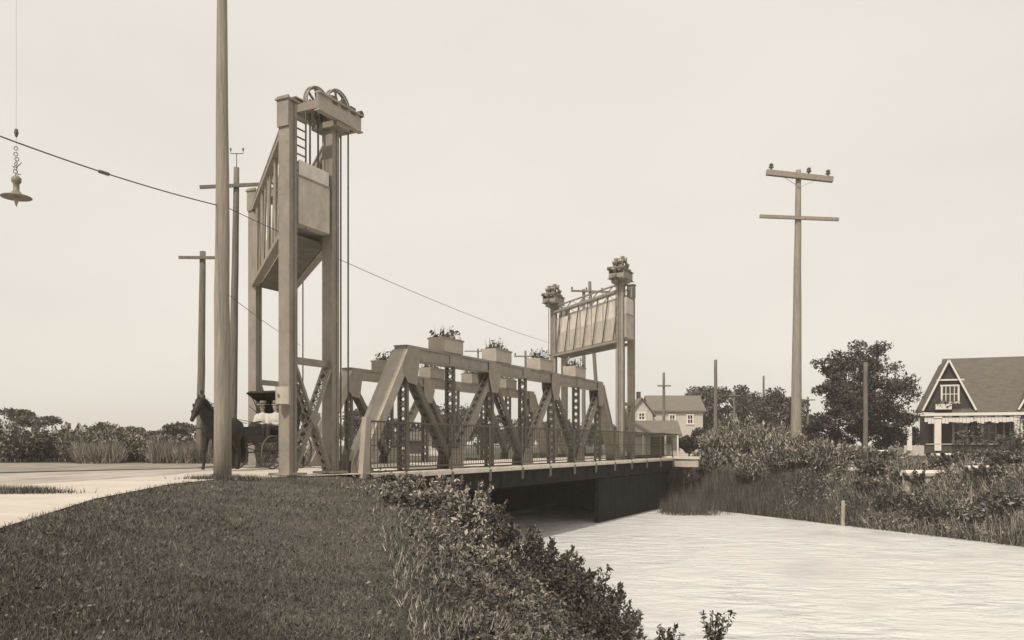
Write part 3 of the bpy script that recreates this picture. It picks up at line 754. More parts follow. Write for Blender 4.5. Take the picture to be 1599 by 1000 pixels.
# street lamp hung from a span wire above the road
LP = at(26, 16, 0); zl = lambda py: hh(py, 16)
sagwire('span_wire', at(345, 18, 10.4), V(-14, 14.6, 10.2), .5, .01, 'span wire above the picture that carries the arc lamp')
r = empty('street_lamp', V(LP.x, LP.y, zl(325)), label='hanging arc lamp with a wide flat shade over the road at far left', cat='street lamp')
def lz(py): return V(LP.x, LP.y, zl(py))
mb = MB(); mb.tube([lz(285), V(LP.x, LP.y, 9.92)], .0018, 5); mb.build('suspension_rope', M['cable'], r)
mb = MB()
mb.lathe(lz(300), [(0, .28), (.05, .30), (.09, .26), (.085, .19), (.055, .15), (.055, .02), (.08, .0), (.09, -.03), (.27, -.095), (.275, -.105), (.27, -.11), (.10, -.10), (0, -.1)], 24); mb.build('shade', M['lamp_metal'], r, smooth=True)
mb = MB(); mb.lathe(lz(310), [(.035, .02), (.04, -.05), (.02, -.12), (0, -.17)], 12); mb.build('bulb', M['lamp_glass'], r, smooth=True)
mb = MB()
for py in (274, 268, 262, 256, 249, 241, 232): mb.ring(lz(py) + V(random.uniform(-.02, .02), 0, 0), .035, .009, V(1, random.uniform(-1, 1), 0), UZ, 12, 5)
mb.tube([lz(262) + V(-.08, 0, .03), lz(262), lz(256) + V(.1, 0, .02)], .009, 5); mb.tube([lz(272) + V(.02, 0, 0), lz(268) + V(.09, 0, -.06)], .009, 5)
mb.build('chain', M['lamp_metal'], r)
mb = MB(); mb.lathe(lz(208), [(0, .09), (.03, .07), (.04, 0), (.02, -.07), (0, -.09)], 10); mb.build('pulley', M['cable'], r)

# ------------------------------------------------------------------ vegetation builders
def tree(name, label, loc, h, cw, ch, n_cl, n_leaf, ls, m, group=None, seed=1, trunk_r=.2, cd=None, cl_r=None, flat=1.0, aspect=.55, gap=1.0):
    R = np.random.default_rng(seed); loc = Vector(loc); cd = cd or cw * .8
    t = empty(name, loc, label=label, cat='tree' if 'tree' in name else 'shrub', group=group)
    cz = h - ch / 2; clr = cl_r or ch * .17
    d = unit(R.normal(size=(n_cl, 3))); rad = R.uniform(.25, 1, (n_cl, 1)) ** .5
    c = d * rad * np.array([cw / 2 - clr, cd / 2 - clr, ch / 2 - clr * flat]) * np.array([1, 1, 1])
    c[:, 2] += cz; c += np.array([loc.x, loc.y, loc.z])
    mb = MB(); fork = loc + V(0, 0, max(.25 * h, cz - ch * .42))
    mb.tube([loc - V(0, 0, .2), loc.lerp(fork, .5) + V(.03, 0, 0), fork], [trunk_r, trunk_r * .8, trunk_r * .7], 9)
    for i in range(min(n_cl, 70)):
        e = Vector(c[i]); mid = fork.lerp(e, .5) + V(0, 0, .08 * h * R.uniform(-.3, 1)) + V(R.uniform(-1, 1), 0, 0) * .03 * h
        mb.tube([fork - V(0, 0, .03 * h), fork.lerp(mid, .5), mid, e], [trunk_r * .45, trunk_r * .33, trunk_r * .2, trunk_r * .07], 6)
    mb.build('trunk', M['bark'], t, smooth=True)
    per = n_leaf // n_cl; ps = []
    for i in range(n_cl):
        rr = clr * R.uniform(.7, 1.35)
        q = unit(R.normal(size=(per, 3))) * (R.uniform(0, 1, (per, 1)) ** .45) * rr * np.array([1.15, 1.15, .8 * flat])
        ps.append(c[i] + q)
    p = np.concatenate(ps); p = p[p[:, 2] > loc.z + .02]
    np_mesh('crown', leaf_quads(p, ls, aspect), 4, m, t)
    return t

def shrub(name, label, loc, w, d, h, n, ls, m, group=None, up=.8, aspect=.35, stems=10, seed=3, n_cl=14, cat='shrub'):
    """upright leafy shoots fanning from the base"""
    R = np.random.default_rng(seed); loc = Vector(loc)
    t = empty(name, loc, label=label, cat=cat, group=group); ns = stems * 4
    bx = R.uniform(-1, 1, (ns, 2)) * np.array([w, d]) * .36
    hgt = h * R.uniform(.6, 1.1, ns) * (1 - .3 * np.abs(bx[:, 0] / (w * .5)) ** 2)
    tip = np.stack([bx[:, 0] * 1.28 + R.normal(size=ns) * .08 * w * .5, bx[:, 1] * 1.28, hgt], 1)
    base = np.stack([bx[:, 0] * .7, bx[:, 1] * .7, np.zeros(ns)], 1)
    L0 = np.array([loc.x, loc.y, loc.z]); mb = MB()
    for i in range(ns):
        a = Vector(base[i] + L0); e = Vector(tip[i] + L0); mb.tube([a - V(0, 0, .1), a.lerp(e, .5) + V(0, 0, h * .04), e], [.016, .011, .004], 4, False)
    mb.build('stems', M['bark'], t)
    k = R.integers(0, ns, n); f = R.uniform(.12, 1.03, n) ** .8
    p = base[k] + (tip[k] - base[k]) * f[:, None] + R.normal(size=(n, 3)) * np.array([.055, .055, .05]) * (h ** .5) * (1.5 - f[:, None])
    p = p + L0; ax = unit(tip[k] - base[k]) * up
    np_mesh('leaves', leaf_quads(p, ls, aspect, ax, .5), 4, m, t)
    return t

# --- left background scrub
names = ['dense scrub bush at the far left edge of the picture', 'scrub bush left of the flat topped trees', 'scrub bush under the flat topped tree', 'round scrub bush left of the middle of the scrub row', 'scrub bush in the middle of the roadside scrub row', 'paler scrub bush right of the middle of the scrub row', 'pale grassy bush left of the horse', 'pale grassy bush directly behind the horse head', 'scrub bush seen between the poles behind the horse', 'scrub bush seen under the near tower behind the buggy']
for i, px in enumerate((5, 45, 90, 135, 180, 222, 262, 300, 345, 400)):
    Y = 34.5 + (i % 3) * .9
    pale = 3 <= i <= 8
    shrub('shrub', names[i], at(px, Y, 0), (2.6, 1.9, 2.9, 2.2, 2.8, 2.0, 3.0, 2.5, 2.4, 2.4)[i], 1.8, (1.85, 1.4, 1.6, 1.2, 1.35, 1.2, 1.05, 1.2, 1.1, 1.35)[i], 5200, .055, M['scrub'] if not pale else M['pale_scrub'], 'roadside scrub bushes', seed=20 + i, stems=16, up=.6 if pale else .3, aspect=.4)
for i, (px, py, w, Y) in enumerate(((28, 634, 2.6, 58), (60, 646, 3.4, 55), (160, 656, 2.6, 62), (200, 662, 2.8, 60), (280, 655, 3.2, 56), (105, 668, 3.0, 62), (240, 668, 2.6, 66), (330, 664, 3.0, 62))):
    hgt = hh(py, Y)
    tree('small_tree', ['small sparse tree at the upper left edge above the scrub', 'flat topped little tree on thin stems at far left', 'rounded little tree rising behind the middle of the scrub', 'low wide tree right of the rounded little tree', 'dark round bush tree just left of the horse head', 'low bushy tree between the flat topped and rounded trees', 'faint low tree left of the dark round bush tree', 'low tree hidden behind the horse and the foreground pole'][i], at(px, Y, 0), hgt, w, hgt * (.38 if i < 2 else .62), 14, 3000, .085, M['leaf_far'], 'little trees beyond the road', seed=60 + i, trunk_r=.07, flat=.45 if i < 2 else .8, cl_r=.55)

n = 16000; px_ = rng.uniform(120, 345, n); y = rng.uniform(31.8, 34.2, n); x = (px_ - 800) / F * y
k = np.sin(px_ * .05) + np.sin(px_ * .021 + 1) > -.9; x, y = x[k], y[k]
tag(np_mesh('tall_grass', blade_tris(np.stack([x, y, 0 * x], 1), .55 + .3 * np.sin(x * 1.7) ** 2, .014, .3), 3, M['pale_scrub']), 'pale tall grass along the foot of the roadside scrub', 'grass', kind='stuff')
# --- belt seen behind and through the trusses
labs = ['bushy tree seen left of the near truss end behind the tower', 'bushy tree seen through the first truss panel', 'bushy tree seen through the second truss panel', 'taller pale tree seen under the first flower box', 'bushy tree seen through the middle of the truss', 'low tree seen right of the middle of the truss', 'low tree seen through the last truss panels', 'low tree behind the far tower foot', 'low wide tree behind the footwalk railing at the far end']
for i, (px, py, w, Y, m) in enumerate(((500, 640, 5, 66, 'leaf_far'), (560, 628, 5, 72, 'leaf_far'), (625, 645, 5.5, 66, 'leaf_mid'), (705, 612, 5.5, 74, 'leaf_far'), (760, 640, 5, 68, 'leaf_mid'), (815, 648, 5, 70, 'leaf_mid'), (870, 645, 5, 74, 'leaf_far'), (930, 652, 5, 76, 'leaf_mid'), (955, 660, 4, 66, 'leaf_mid'))):
    hgt = hh(py, Y)
    tree('bushy_tree', labs[i], at(px, Y, 0), hgt, w, hgt * .95, 22, 4200, .10, M[m], 'trees behind the bridge', seed=90 + i, trunk_r=.12)
# --- middle and right trees
tree('bushy_tree', 'broad tree behind the pale house with a bare pole before it', at(1140, 78, 0), hh(580, 78), 9.2, hh(580, 78) * .95, 48, 16000, .11, M['leaf_mid'], 'middle trees on the far bank', seed=31, trunk_r=.18, cl_r=.85)
tree('bushy_tree', 'rounded dark tree just left of the tall lone pole', at(1216, 72, 0), hh(597, 72), 6.6, hh(597, 72) * .95, 38, 12000, .10, M['leaf_mid'], 'middle trees on the far bank', seed=32, trunk_r=.16, cl_r=.7)
tree('bushy_tree', 'pale hazy tree behind the gable of the pale house', at(1088, 95, 0), hh(598, 95), 5.0, 4.5, 12, 4000, .11, M['leaf_far'], 'middle trees on the far bank', seed=33, trunk_r=.2)
tree('bushy_tree', 'low dark tree in the gap left of the large spreading tree', at(1262, 84, 0), hh(640, 84), 5.5, 3.6, 14, 4200, .10, M['leaf_dark'], 'middle trees on the far bank', seed=34, trunk_r=.2)
tree('spreading_tree', 'large dark spreading tree left of the shingled house', at(1350, 50, 0), hh(520, 50), 7.4, 7.2, 118, 30000, .07, M['leaf_tree'], seed=47, trunk_r=.22, cl_r=.56, flat=.85)
for i, (px, Y, h_, w_) in enumerate(((1282, 52, 2.6, 3.0), (1325, 54, 2.4, 3.4), (1385, 53, 2.5, 3.2), (1420, 60, 2.3, 2.6), (1100, 52, 1.9, 3.0), (1076, 49, 1.6, 1.6))):
    tree('bushy_shrub', ['dark bush at the left foot of the large spreading tree', 'dark bush directly beneath the large spreading tree', 'dark bush at the right foot of the large spreading tree', 'dark bush left of the porch of the shingled house', 'dark rounded bush right of the small shed', 'small dark bush touching the corner of the small shed'][i], at(px, Y, 0), h_, w_, h_ * .95, 12, 3600, .07, M['leaf_dark'], 'dark bushes on the far bank', seed=140 + i, trunk_r=.06)

def Yq(px, q): return q / ((px - 800) / F * NQ[0] + NQ[1])
# --- willow bushes on the far bank
wlabs = ['tallest pale willow bush above the reeds', 'pale willow bush at the left end of the willow thicket', 'pale willow bush right of the tallest one', 'low willow bush between the reeds and the left thicket end', 'pale willow bush left of the tall lone pole', 'pale willow bush in front of the tall lone pole foot', 'lower willow bush right of the tall lone pole', 'last willow bush at the right end of the thicket', 'low willow bush below the middle of the thicket', 'low bush under the bright wing wall capping']
for i, (px, q, top, w) in enumerate(((1165, 29.4, 656, 2.9), (1122, 29.6, 672, 2.4), (1205, 29.4, 664, 2.6), (1108, 28.3, 704, 1.8), (1225, 28.6, 680, 2.3), (1255, 29.0, 682, 2.5), (1292, 28.8, 690, 2.2), (1322, 29.6, 698, 2.0), (1185, 28.0, 705, 2.6), (1062, 27.2, 738, 2.4))):
    Y = Yq(px, q); p = at(px, Y, 0); z = float(ground(p.x, p.y)); ht = hh(top, Y) - z
    shrub('willow_bush', wlabs[i], V(p.x, p.y, z), w, w * .9, ht, 6500, .085, M['willow'], 'willow bushes on the far bank', up=1.0, aspect=.24, stems=18, seed=200 + i)
# mixed garden shrubs at right
glabs = ['leafy garden bush left of the long white wall', 'leafy garden bush right of the bare pole', 'tall leafy bush between the two long white walls', 'leafy garden bush at the right picture edge', 'leafy bush below the long white wall', 'dark leafy bush right of the stake', 'leafy bush below the right white wall', 'pale flowering weed clump near the water at right', 'leafy bush at the right water edge', 'low bush in front of the porch', 'vine covered bush at the porch corner', 'low dark bush left of the white stones', 'bush rising over the right white wall', 'dark bush above the reeds right of the stake', 'dark low bush at the right water edge corner']
for i, (px, q, top, w, m) in enumerate(((1385, 31, 714, 1.8, 'garden'), (1372, 28.6, 752, 1.9, 'garden'), (1492, 29.5, 726, 1.7, 'garden'), (1592, 30, 716, 2.2, 'garden'), (1435, 28.2, 765, 2.2, 'garden'), (1372, 27.8, 768, 2.0, 'weed'), (1548, 28.6, 756, 2.0, 'garden'), (1520, 27.2, 786, 1.6, 'weed_light'), (1590, 27.6, 772, 2.0, 'garden'), (1535, 43, 712, 2.6, 'garden'), (1585, 46.5, 684, 1.8, 'weed'), (1330, 30.5, 722, 1.8, 'weed'), (1590, 33, 724, 1.6, 'garden'), (1405, 27.3, 782, 2.0, 'weed'), (1470, 27.1, 796, 2.2, 'leaf_mid'))):
    Y = Yq(px, q); p = at(px, Y, 0); z = float(ground(p.x, p.y)); ht = max(.5, hh(top, Y) - z) * .95
    shrub('garden_bush', glabs[i], V(p.x, p.y, z), w, w * .9, ht, 3800, .065, M[m], 'garden bushes on the right bank', up=.35, aspect=.5, stems=10, seed=300 + i)

# --- reeds along the far shore
n = 24000; y = rng.uniform(27, 49, n); q = 26.1 + rng.uniform(0, 1, n) ** 1.2 * 2.1
y = np.concatenate([y, rng.uniform(39.5, 46.5, 12000)]); q = np.concatenate([q, rng.uniform(0, 1, 12000) ** .6 * 4.4 + 22.1])
x = (q - NQ[1] * y) / NQ[0]; z = np.maximum(ground(x, y), WATER - .1)
ok = ~((q < 26.1) & (x > 9.3 + rng.normal(size=len(x)) * .7)) & ~((q < 26.1) & ((x - O.x) * PR.x + (y - O.y) * PR.y < 1.3))
clump = .6 + .5 * np.sin(y * 1.9 + q) * np.sin(y * .83 + 1.2)
h = (.65 + .45 * clump) * np.where(y < 34, .6, 1) * np.clip(1.15 - (q - 26) / 3.2, .3, 1); sel = ok & (rng.uniform(0, 1, len(y)) < np.clip((y - 30) / 9, .12, 1) * (.45 + .55 * (np.sin(y * 2.3 + 1.3 * np.sin(y * .9)) > -.4)))
np_mesh_o = np_mesh('reeds', blade_tris(np.stack([x, y, z], 1)[sel], h[sel], .011, .16), 3, M['reed'])
tag(np_mesh_o, 'dense reeds and rushes along the far water edge', 'reeds', kind='stuff')
# broad ground cover on the far bank
for nm, n, mm, seed_, hmx, lab in (('ground_cover', 34000, 'weed', 1, .16, 'low weeds covering the far bank above the reeds'), ('bank_thicket', 24000, 'garden', 2, .62, 'dark leafy thicket of weeds along the far water edge at right'), ('pale_weeds', 15000, 'weed_light', 3, .55, 'pale flowering weeds dotted along the far bank at right')):
    y = rng.uniform(24, 58 if seed_ == 1 else 40, n); q = (26.6 + rng.uniform(0, 1, n) * 14) if seed_ == 1 else (26.3 + rng.uniform(0, 1, n) ** 1.4 * 4.2)
    x = (q - NQ[1] * y) / NQ[0]
    lump = .5 + .5 * np.sin(x * 2.1 + seed_ * 2 + 1.2 * np.sin(y * 1.7)) * np.sin(y * 1.6 + seed_)
    keep = (np.abs((x - O.x) * (-U.y) + (y - O.y) * U.x - 2.6) > 4.2)
    if seed_ == 3: keep &= lump > .5
    x, y, lump = x[keep], y[keep], lump[keep]; z = ground(x, y) + rng.uniform(0, 1, len(x)) ** (2 if seed_ == 1 else .7) * hmx * (.25 + lump) * (1 if seed_ == 1 else np.clip((29.6 - (x * NQ[0] + y * NQ[1])) / 1.8, .12, 1))
    tag(np_mesh(nm, leaf_quads(np.stack([x, y, z], 1), .06 if seed_ < 3 else .05, .5, (0, 0, .5)), 4, M[mm]), lab, 'weeds', kind='stuff')

n = 9000; y = rng.uniform(25, 37, n); q = 26.2 + rng.uniform(0, 1, n) * 2.6; x = (q - NQ[1] * y) / NQ[0]
k = np.sin(x * 2.7) * np.sin(y * 1.9 + x) > -.1; x, y, q = x[k], y[k], q[k]
tag(np_mesh('long_grass', blade_tris(np.stack([x, y, ground(x, y)], 1), .85, .012, .35), 3, M['weed_light']), 'pale long grass stalks standing along the right water edge', 'grass', kind='stuff')
# --- lawn
def scatter(n, ymin, ymax, falloff=2.0, seed=5):
    R = np.random.default_rng(seed)
    u = R.uniform(0, 1, n)
    y = (ymin ** -1 - u * (ymin ** -1 - ymax ** -1)) ** -1            # density ~ 1/y^2
    x = y * R.uniform(-.66, .66, n)
    return x, y
x, y = scatter(380000, 3.2, 26)
q = x * NQ[0] + y * NQ[1]
k = (q < q_top(y) + .6) & (x > x_path(y) + rng.normal(size=len(x)) * .05) & (y < 21.5)
x, y = x[k], y[k]; z = ground(x, y)
tuft = .5 + .5 * np.sin(x * 3.1 + np.sin(y * 2.3) * 2) * np.sin(y * 2.7 + x)
np_o = np_mesh('lawn_grass', blade_tris(np.stack([x, y, z], 1), .03 + .03 * tuft + .0012 * y,   .0012 + .00034 * y, .8), 3, M['grass'])
tag(np_o, 'short rough grass of the foreground lawn', 'grass', kind='stuff')
# clover and small leaves among the grass
x, y = scatter(14000, 3.2, 24, seed=8)
q = x * NQ[0] + y * NQ[1]; k = (q < q_top(y) + .4) & (x > x_path(y) + .05) & (y < 21.3)
x, y = x[k], y[k]; z = ground(x, y) + rng.uniform(.01, .05, len(x))
tag(np_mesh('clover', leaf_quads(np.stack([x, y, z], 1), .006 + .0006 * y, .7, (0, 0, .2)), 4, M['grass']), 'clover leaves scattered in the foreground lawn', 'clover', kind='stuff')

# --- weeds on the near bank slope
x, y = scatter(430000, 4.0, 34, seed=9)
q = x * NQ[0] + y * NQ[1]
lim = (q_toe(y) - q_top(y))
f = (q - q_top(y)) / lim
R = np.random.default_rng(4)
k = (f > .06 + R.normal(size=len(x)) * .12) & (f < 1.06) & (R.uniform(0, 1, len(x)) < .35 + .65 * np.clip(f * 2, 0, 1)) & ~((y > 20.2) & (q < 5.2) & (x < -3.0))
x, y, f, q = x[k], y[k], f[k], q[k]
lump = .5 + .5 * np.sin(x * 1.9 + 1.3 * np.sin(y * 1.1)) * np.sin(y * 1.45 + .6 * x)
lump2 = .5 + .5 * np.sin(x * 4.3 + y * 1.7) * np.sin(y * 3.9 - x * 2)
hmax = (.05 + .42 * lump * np.clip(f * 1.8, .05, 1) + .2 * lump2 * np.clip(f * 3, .1, 1))
hmax = np.where(y > 20, hmax * 1.25, hmax)
z = ground(x, y) + hmax * R.uniform(0, 1, len(x)) ** .55
np_o = np_mesh('bank_weeds', leaf_quads(np.stack([x, y, z], 1), .011 + .0015 * y, .42, (0, 0, .5)), 4, M['weed'])
tag(np_o, 'tangle of leafy weeds down the near canal bank', 'weeds', kind='stuff')
x2, y2 = scatter(75000, 4.0, 32, seed=10); q2 = x2 * NQ[0] + y2 * NQ[1]; f2 = (q2 - q_top(y2)) / (q_toe(y2) - q_top(y2))
lm2 = np.sin(x2 * 2.2 + 1.5 * np.sin(y2 * 1.3)) * np.sin(y2 * 1.8 + x2)
k = (f2 > -.1) & (lm2 > -.25) & (f2 < 1.08) & ~((y2 > 20.2) & (x2 < -3.0)); x2, y2, f2 = x2[k], y2[k], f2[k]
z2 = ground(x2, y2)
tag(np_mesh('bank_grass', blade_tris(np.stack([x2, y2, z2], 1), .12 + .22 * np.clip(f2, 0, 1), .003 + .0003 * y2, .45), 3, M['weed_light']), 'long grass stalks among the weeds of the near bank', 'grass', kind='stuff')
# individual bushes on the near bank
nlabs = ['pale flowering bush at the top of the near bank beside the footwalk end', 'pale leafy bush just below the first flowering one', 'leafy bush halfway down the bank against the dark water', 'weedy bush where the lawn meets the bank', 'leafy bush at the water edge in front of the bridge shade', 'dark bush at the water edge below the bridge shade', 'dark bush at the water edge nearer the camera', 'tall dark leafy bush at the near water edge', 'bottom dark bush at the water edge', 'light weeds in the middle of the bank', 'pale low weeds in the lower middle of the bank', 'bush at the corner under the footwalk']
for i, (px, Y, top, w, m, ls) in enumerate(((668, 18.8, 744, 1.7, 'weed_light', .045), (705, 17.2, 758, 1.9, 'weed_light', .042), (750, 19.5, 790, 1.6, 'weed', .045), (650, 15, 800, 1.2, 'weed', .035), (800, 20.0, 815, 1.6, 'weed', .045), (850, 19.5, 848, 1.5, 'leaf_mid', .045), (885, 17.5, 880, 1.3, 'leaf_mid', .04), (925, 15.5, 905, 1.3, 'leaf_mid', .036), (950, 14, 950, 1.2, 'leaf_mid', .032), (720, 13.5, 840, 1.2, 'weed_light', .032), (740, 11, 900, 1.2, 'weed_light', .027), (615, 20.6, 748, 1.2, 'leaf_mid', .045))):
    p = at(px, Y, 0); z = float(ground(p.x, p.y)); ht = max(.3, hh(top, Y) - z)
    shrub('bank_bush', nlabs[i], V(p.x, p.y, max(z, WATER - .05)), w, w * .9, ht, 4200, ls, M[m], 'bushes on the near bank', up=.4, aspect=.45, stems=9, seed=400 + i)
# tall stalks at the bottom edge against the water
slabs = ['forked weed stalk standing alone against the water at the bottom', 'short weed stalk left of the lone forked one at the bottom', 'leafy stalk at the bottom beside the near bank', 'small leafy stalk at the bottom between two others']
for i, (px, Y, top, hw) in enumerate(((1115, 9.5, 945, .22), (1048, 9.8, 966, .2), (985, 11, 968, .28), (1015, 10.5, 975, .22))):
    p = at(px, Y, 0); z = min(float(ground(p.x, p.y)), 0); zt = hh(top, Y)
    t = empty('weed_stalk', V(p.x, p.y, z), label=slabs[i], cat='weed', group='weed stalks at the bottom water edge')
    mb = MB(); ps = []; ns = 7 if i == 0 else 6
    for k in range(ns):
        e = V(p.x + random.uniform(-1, 1) * hw, p.y + random.uniform(-.2, .2), zt - random.uniform(0, .25)); mid = V(p.x + (e.x - p.x) * .25, p.y, zt - .5)
        mb.tube([V(p.x, p.y, z), mid, e], [.007, .005, .002], 4)
        for j in range(30):
            tt = random.uniform(.2, 1); s_ = mid.lerp(e, tt); ps.append((s_.x + random.uniform(-.03, .03), s_.y + random.uniform(-.03, .03), s_.z + random.uniform(-.02, .02)))
    mb.build('stem', M['bark'], t); np_mesh('leaves', leaf_quads(np.array(ps), .036, .35, (0, 0, .5)), 4, M['leaf_mid'], t)
# grass tuft beside the path at the left, and around the pole foot
for i, (px, Y, w, d, n, lab) in enumerate(((15, 12.6, 1.0, .35, 2600, 'dark grass tuft on the far side of the path at the left edge'), (350, 17.7, .9, .3, 1600, 'rough grass round the foot of the foreground pole'))):
    p = at(px, Y, 0); R = np.random.default_rng(77 + i)
    a = R.normal(size=(n, 2)) * np.array([w * .4, d * .4]); b = np.stack([p.x + a[:, 0], p.y + a[:, 1], np.zeros(n)], 1)
    tag(np_mesh('grass_tuft', blade_tris(b, .12, .007, .4), 3, M['grass'], origin=tuple(p)), lab, 'grass tuft')

# ------------------------------------------------------------------ houses
def window(parent_obj, c, w, h, nrm=V(0, -1, 0), m=M['trim'], bars=1):
    """frame with pane and glazing bar; parent at world location"""
    sd_ = V(-nrm.y, nrm.x, 0)
    f = MB()
    for s_ in (-1, 1):
        f.box(c + sd_ * s_ * (w / 2) + nrm * .03, (.12, .09, h + .12), (sd_, nrm, UZ))
        f.box(c + UZ * s_ * (h / 2) + nrm * .035, (w + .2, .09, .12), (sd_, nrm, UZ))
    for k in range(bars):
        f.box(c + sd_ * (w * ((k + 1) / (bars + 1) - .5)) + nrm * .025, (.05, .05, h), (sd_, nrm, UZ))
    f.box(c + nrm * .022, (w, .04, .05), (sd_, nrm, UZ))
    o = f.build('window', m, parent_obj)
    g = MB(); g.box(c + nrm * .005, (w, .02, h), (sd_, nrm, UZ)); off = Vector(parent_obj.location)
    g.v = [(x - off.x, y - off.y, z - off.z) for x, y, z in g.v]; g.build('pane', M['glass'], o, world=False)

def gable_block(parent, x0, x1, y0, y1, ze, zr, wm, rm, ridge='x', over=.25, z0=-.1):
    mb = MB(); mb.prism([V(x0, y0, z0), V(x1, y0, z0), V(x1, y1, z0), V(x0, y1, z0)], V(0, 0, ze - z0))
    if ridge == 'x':
        ym = (y0 + y1) / 2
        for x in (x0, x1 - .1): mb.prism([V(x, y0, ze), V(x, y1, ze), V(x, ym, zr - .05)], V(.1, 0, 0))
    else:
        xm = (x0 + x1) / 2
        for y in (y0, y1 - .1): mb.prism([V(x0, y, ze), V(x1, y, ze), V(xm, y, zr - .05)], V(0, .1, 0))
    mb.build('wall', wm, parent)
    mb = MB(); t = .12
    if ridge == 'x':
        ym = (y0 + y1) / 2; k = (zr - ze) / (ym - y0)
        for s_, ya in ((-1, y0), (1, y1)):
            e = V(x0 - over, ya + s_ * over, ze - k * over); r_ = V(x0 - over, ym, zr)
            mb.prism([e, r_, r_ + V(0, 0, t), e + V(0, 0, t)], V(x1 - x0 + 2 * over, 0, 0))
    else:
        xm = (x0 + x1) / 2; k = (zr - ze) / (xm - x0)
        for s_, xa in ((-1, x0), (1, x1)):
            e = V(xa + s_ * over, y0 - over, ze - k * over); r_ = V(xm, y0 - over, zr)
            mb.prism([e, r_, r_ + V(0, 0, t), e + V(0, 0, t)], V(0, y1 - y0 + 2 * over, 0))
    return mb.build('roof', rm, parent)

# small shed at the far end of the bridge
Ys = 49.0; sx = lambda px: (px - 800) / F * Ys
r = empty('shed', V(sx(1000), Ys, 0), label='small pale shed with a dark doorway beside the far bridge end', cat='shed')
x0, x1 = sx(985), sx(1062); ze, zr = hh(680, Ys), hh(660, Ys + 1.2)
gable_block(r, x0, x1, Ys, Ys + 2.4, ze, zr, M['wall_pale'], M['shingle_far'], over=.12)
mb = MB(); mb.box(V(sx(1028), Ys - .02, .7), (.9, .05, 1.45)); mb.build('doorway', M['wall_dark'], r)
mb = MB(); mb.box(V(sx(1045), Ys - .02, 1.0), (.3, .05, .45)); mb.build('window', M['glass'], r)
mb = MB(); mb.beam(V(sx(1000), Ys - .5, hh(679, Ys)), V(sx(1056), Ys - .5, hh(679, Ys)), .5, .06); mb.build('awning', M['wall_dark'], r)
for px in (1002, 1036, 1055):
    mb = MB(); mb.beam(V(sx(px), Ys - .68, -.1), V(sx(px), Ys - .68, hh(679, Ys)), .09, .09); mb.build('awning_post', M['trim'], r)
# pale house behind
Yh = 72.0; hx = lambda px: (px - 800) / F * Yh
r = empty('house', V(hx(1040), Yh, 0), label='pale clapboard house with a long grey roof behind the small shed', cat='house')
gable_block(r, hx(1018), hx(1098), Yh, Yh + 4.4, hh(641, Yh), hh(620, Yh + 2.2), M['wall_pale'], M['shingle_far'])
gable_block(r, hx(982), hx(1016), Yh - 1.2, Yh + 4.4, hh(646, Yh), hh(623, Yh - 1), M['wall_pale'], M['shingle_far'], ridge='y')
window(r, V(hx(999), Yh - 1.2, hh(651, Yh)), .55, .6)
window(r, V(hx(1050), Yh, hh(655, Yh)), .5, .8); window(r, V(hx(1078), Yh, hh(655, Yh)), .5, .8)
mb = MB(); mb.box(V(hx(1003), Yh + 2, hh(618, Yh)), (.35, .35, .9)); mb.build('chimney', M['brick'], r)
# gable end of another house
r = empty('house', V(hx(1090), 80, 0), label='pale steep gabled house end right of the long grey roof', cat='house')
k80 = lambda px: (px - 800) / F * 80
gable_block(r, k80(1070), k80(1106), 80, 85, hh(662, 80), hh(612, 80), M['wall_pale'], M['shingle_far'], ridge='y')
window(r, V(k80(1087), 80, hh(645, 80)), .5, .8)
# low building far behind the trusses
r = empty('outbuilding', V(-9, 62, 0), label='long low building seen through the truss under the first flower box', cat='building')
f62 = lambda px: (px - 800) / F * 62
gable_block(r, f62(628), f62(722), 62, 66, hh(694, 62) + .3, hh(676, 62), M['wall_pale'], M['shingle'])
mb = MB(); mb.box(V(f62(650), 61.97, .6), (.9, .05, 1.1)); mb.build('door', M['wall_dark'], r)
for px in (680, 705):
    mb = MB(); mb.box(V(f62(px), 61.97, .7), (.5, .05, .4)); mb.build('window', M['glass'], r)

# shingled bungalow at right
Yb = 58.0; bx_ = lambda px, Y=Yb: (px - 800) / F * Y
bh = empty('bungalow', V(bx_(1520), Yb, 0), label='dark shingled bungalow with a steep gabled roof and deep white trimmed porch', cat='house')
ze = 2.95
X0, XR = bx_(1462), bx_(1740)
mb = MB(); mb.prism([V(X0, 60, -.1), V(XR, 60, -.1), V(XR, 66, -.1), V(X0, 66, -.1)], V(0, 0, ze + .2)); 
mb.build('wall', M['wall_dark'], bh)
zr = 7.05
mb = MB(); xr_ = bx_(1487, 57.7) + .25; e = V(xr_, 57.4, ze - .1); rg = V(xr_, 62.6, zr); e2 = V(xr_, 67.5, ze)
L_ = XR - X0 + .5
mb.add([e, V(XR, 57.4, ze - .1), V(XR, 62.6, zr), rg, e + V(0, 0, .14), V(XR, 57.4, ze + .04), V(XR, 62.6, zr + .14), rg + V(0, 0, .14)], [(0, 1, 2, 3), (7, 6, 5, 4), (0, 4, 5, 1), (3, 2, 6, 7), (0, 3, 7, 4), (1, 5, 6, 2)])
mb.add([rg, V(XR, 62.6, zr), V(XR, 67.5, ze), e2, rg + V(0, 0, .14), V(XR, 62.6, zr + .14), V(XR, 67.5, ze + .14), e2 + V(0, 0, .14)], [(0, 1, 2, 3), (7, 6, 5, 4), (0, 4, 5, 1), (3, 2, 6, 7), (0, 3, 7, 4), (1, 5, 6, 2)])
mb.add([e + V(.02, 0, 0), rg + V(.02, 0, 0), e2 + V(.02, 0, 0)], [(0, 1, 2)])
roof = mb.build('roof', M['shingle'], bh)
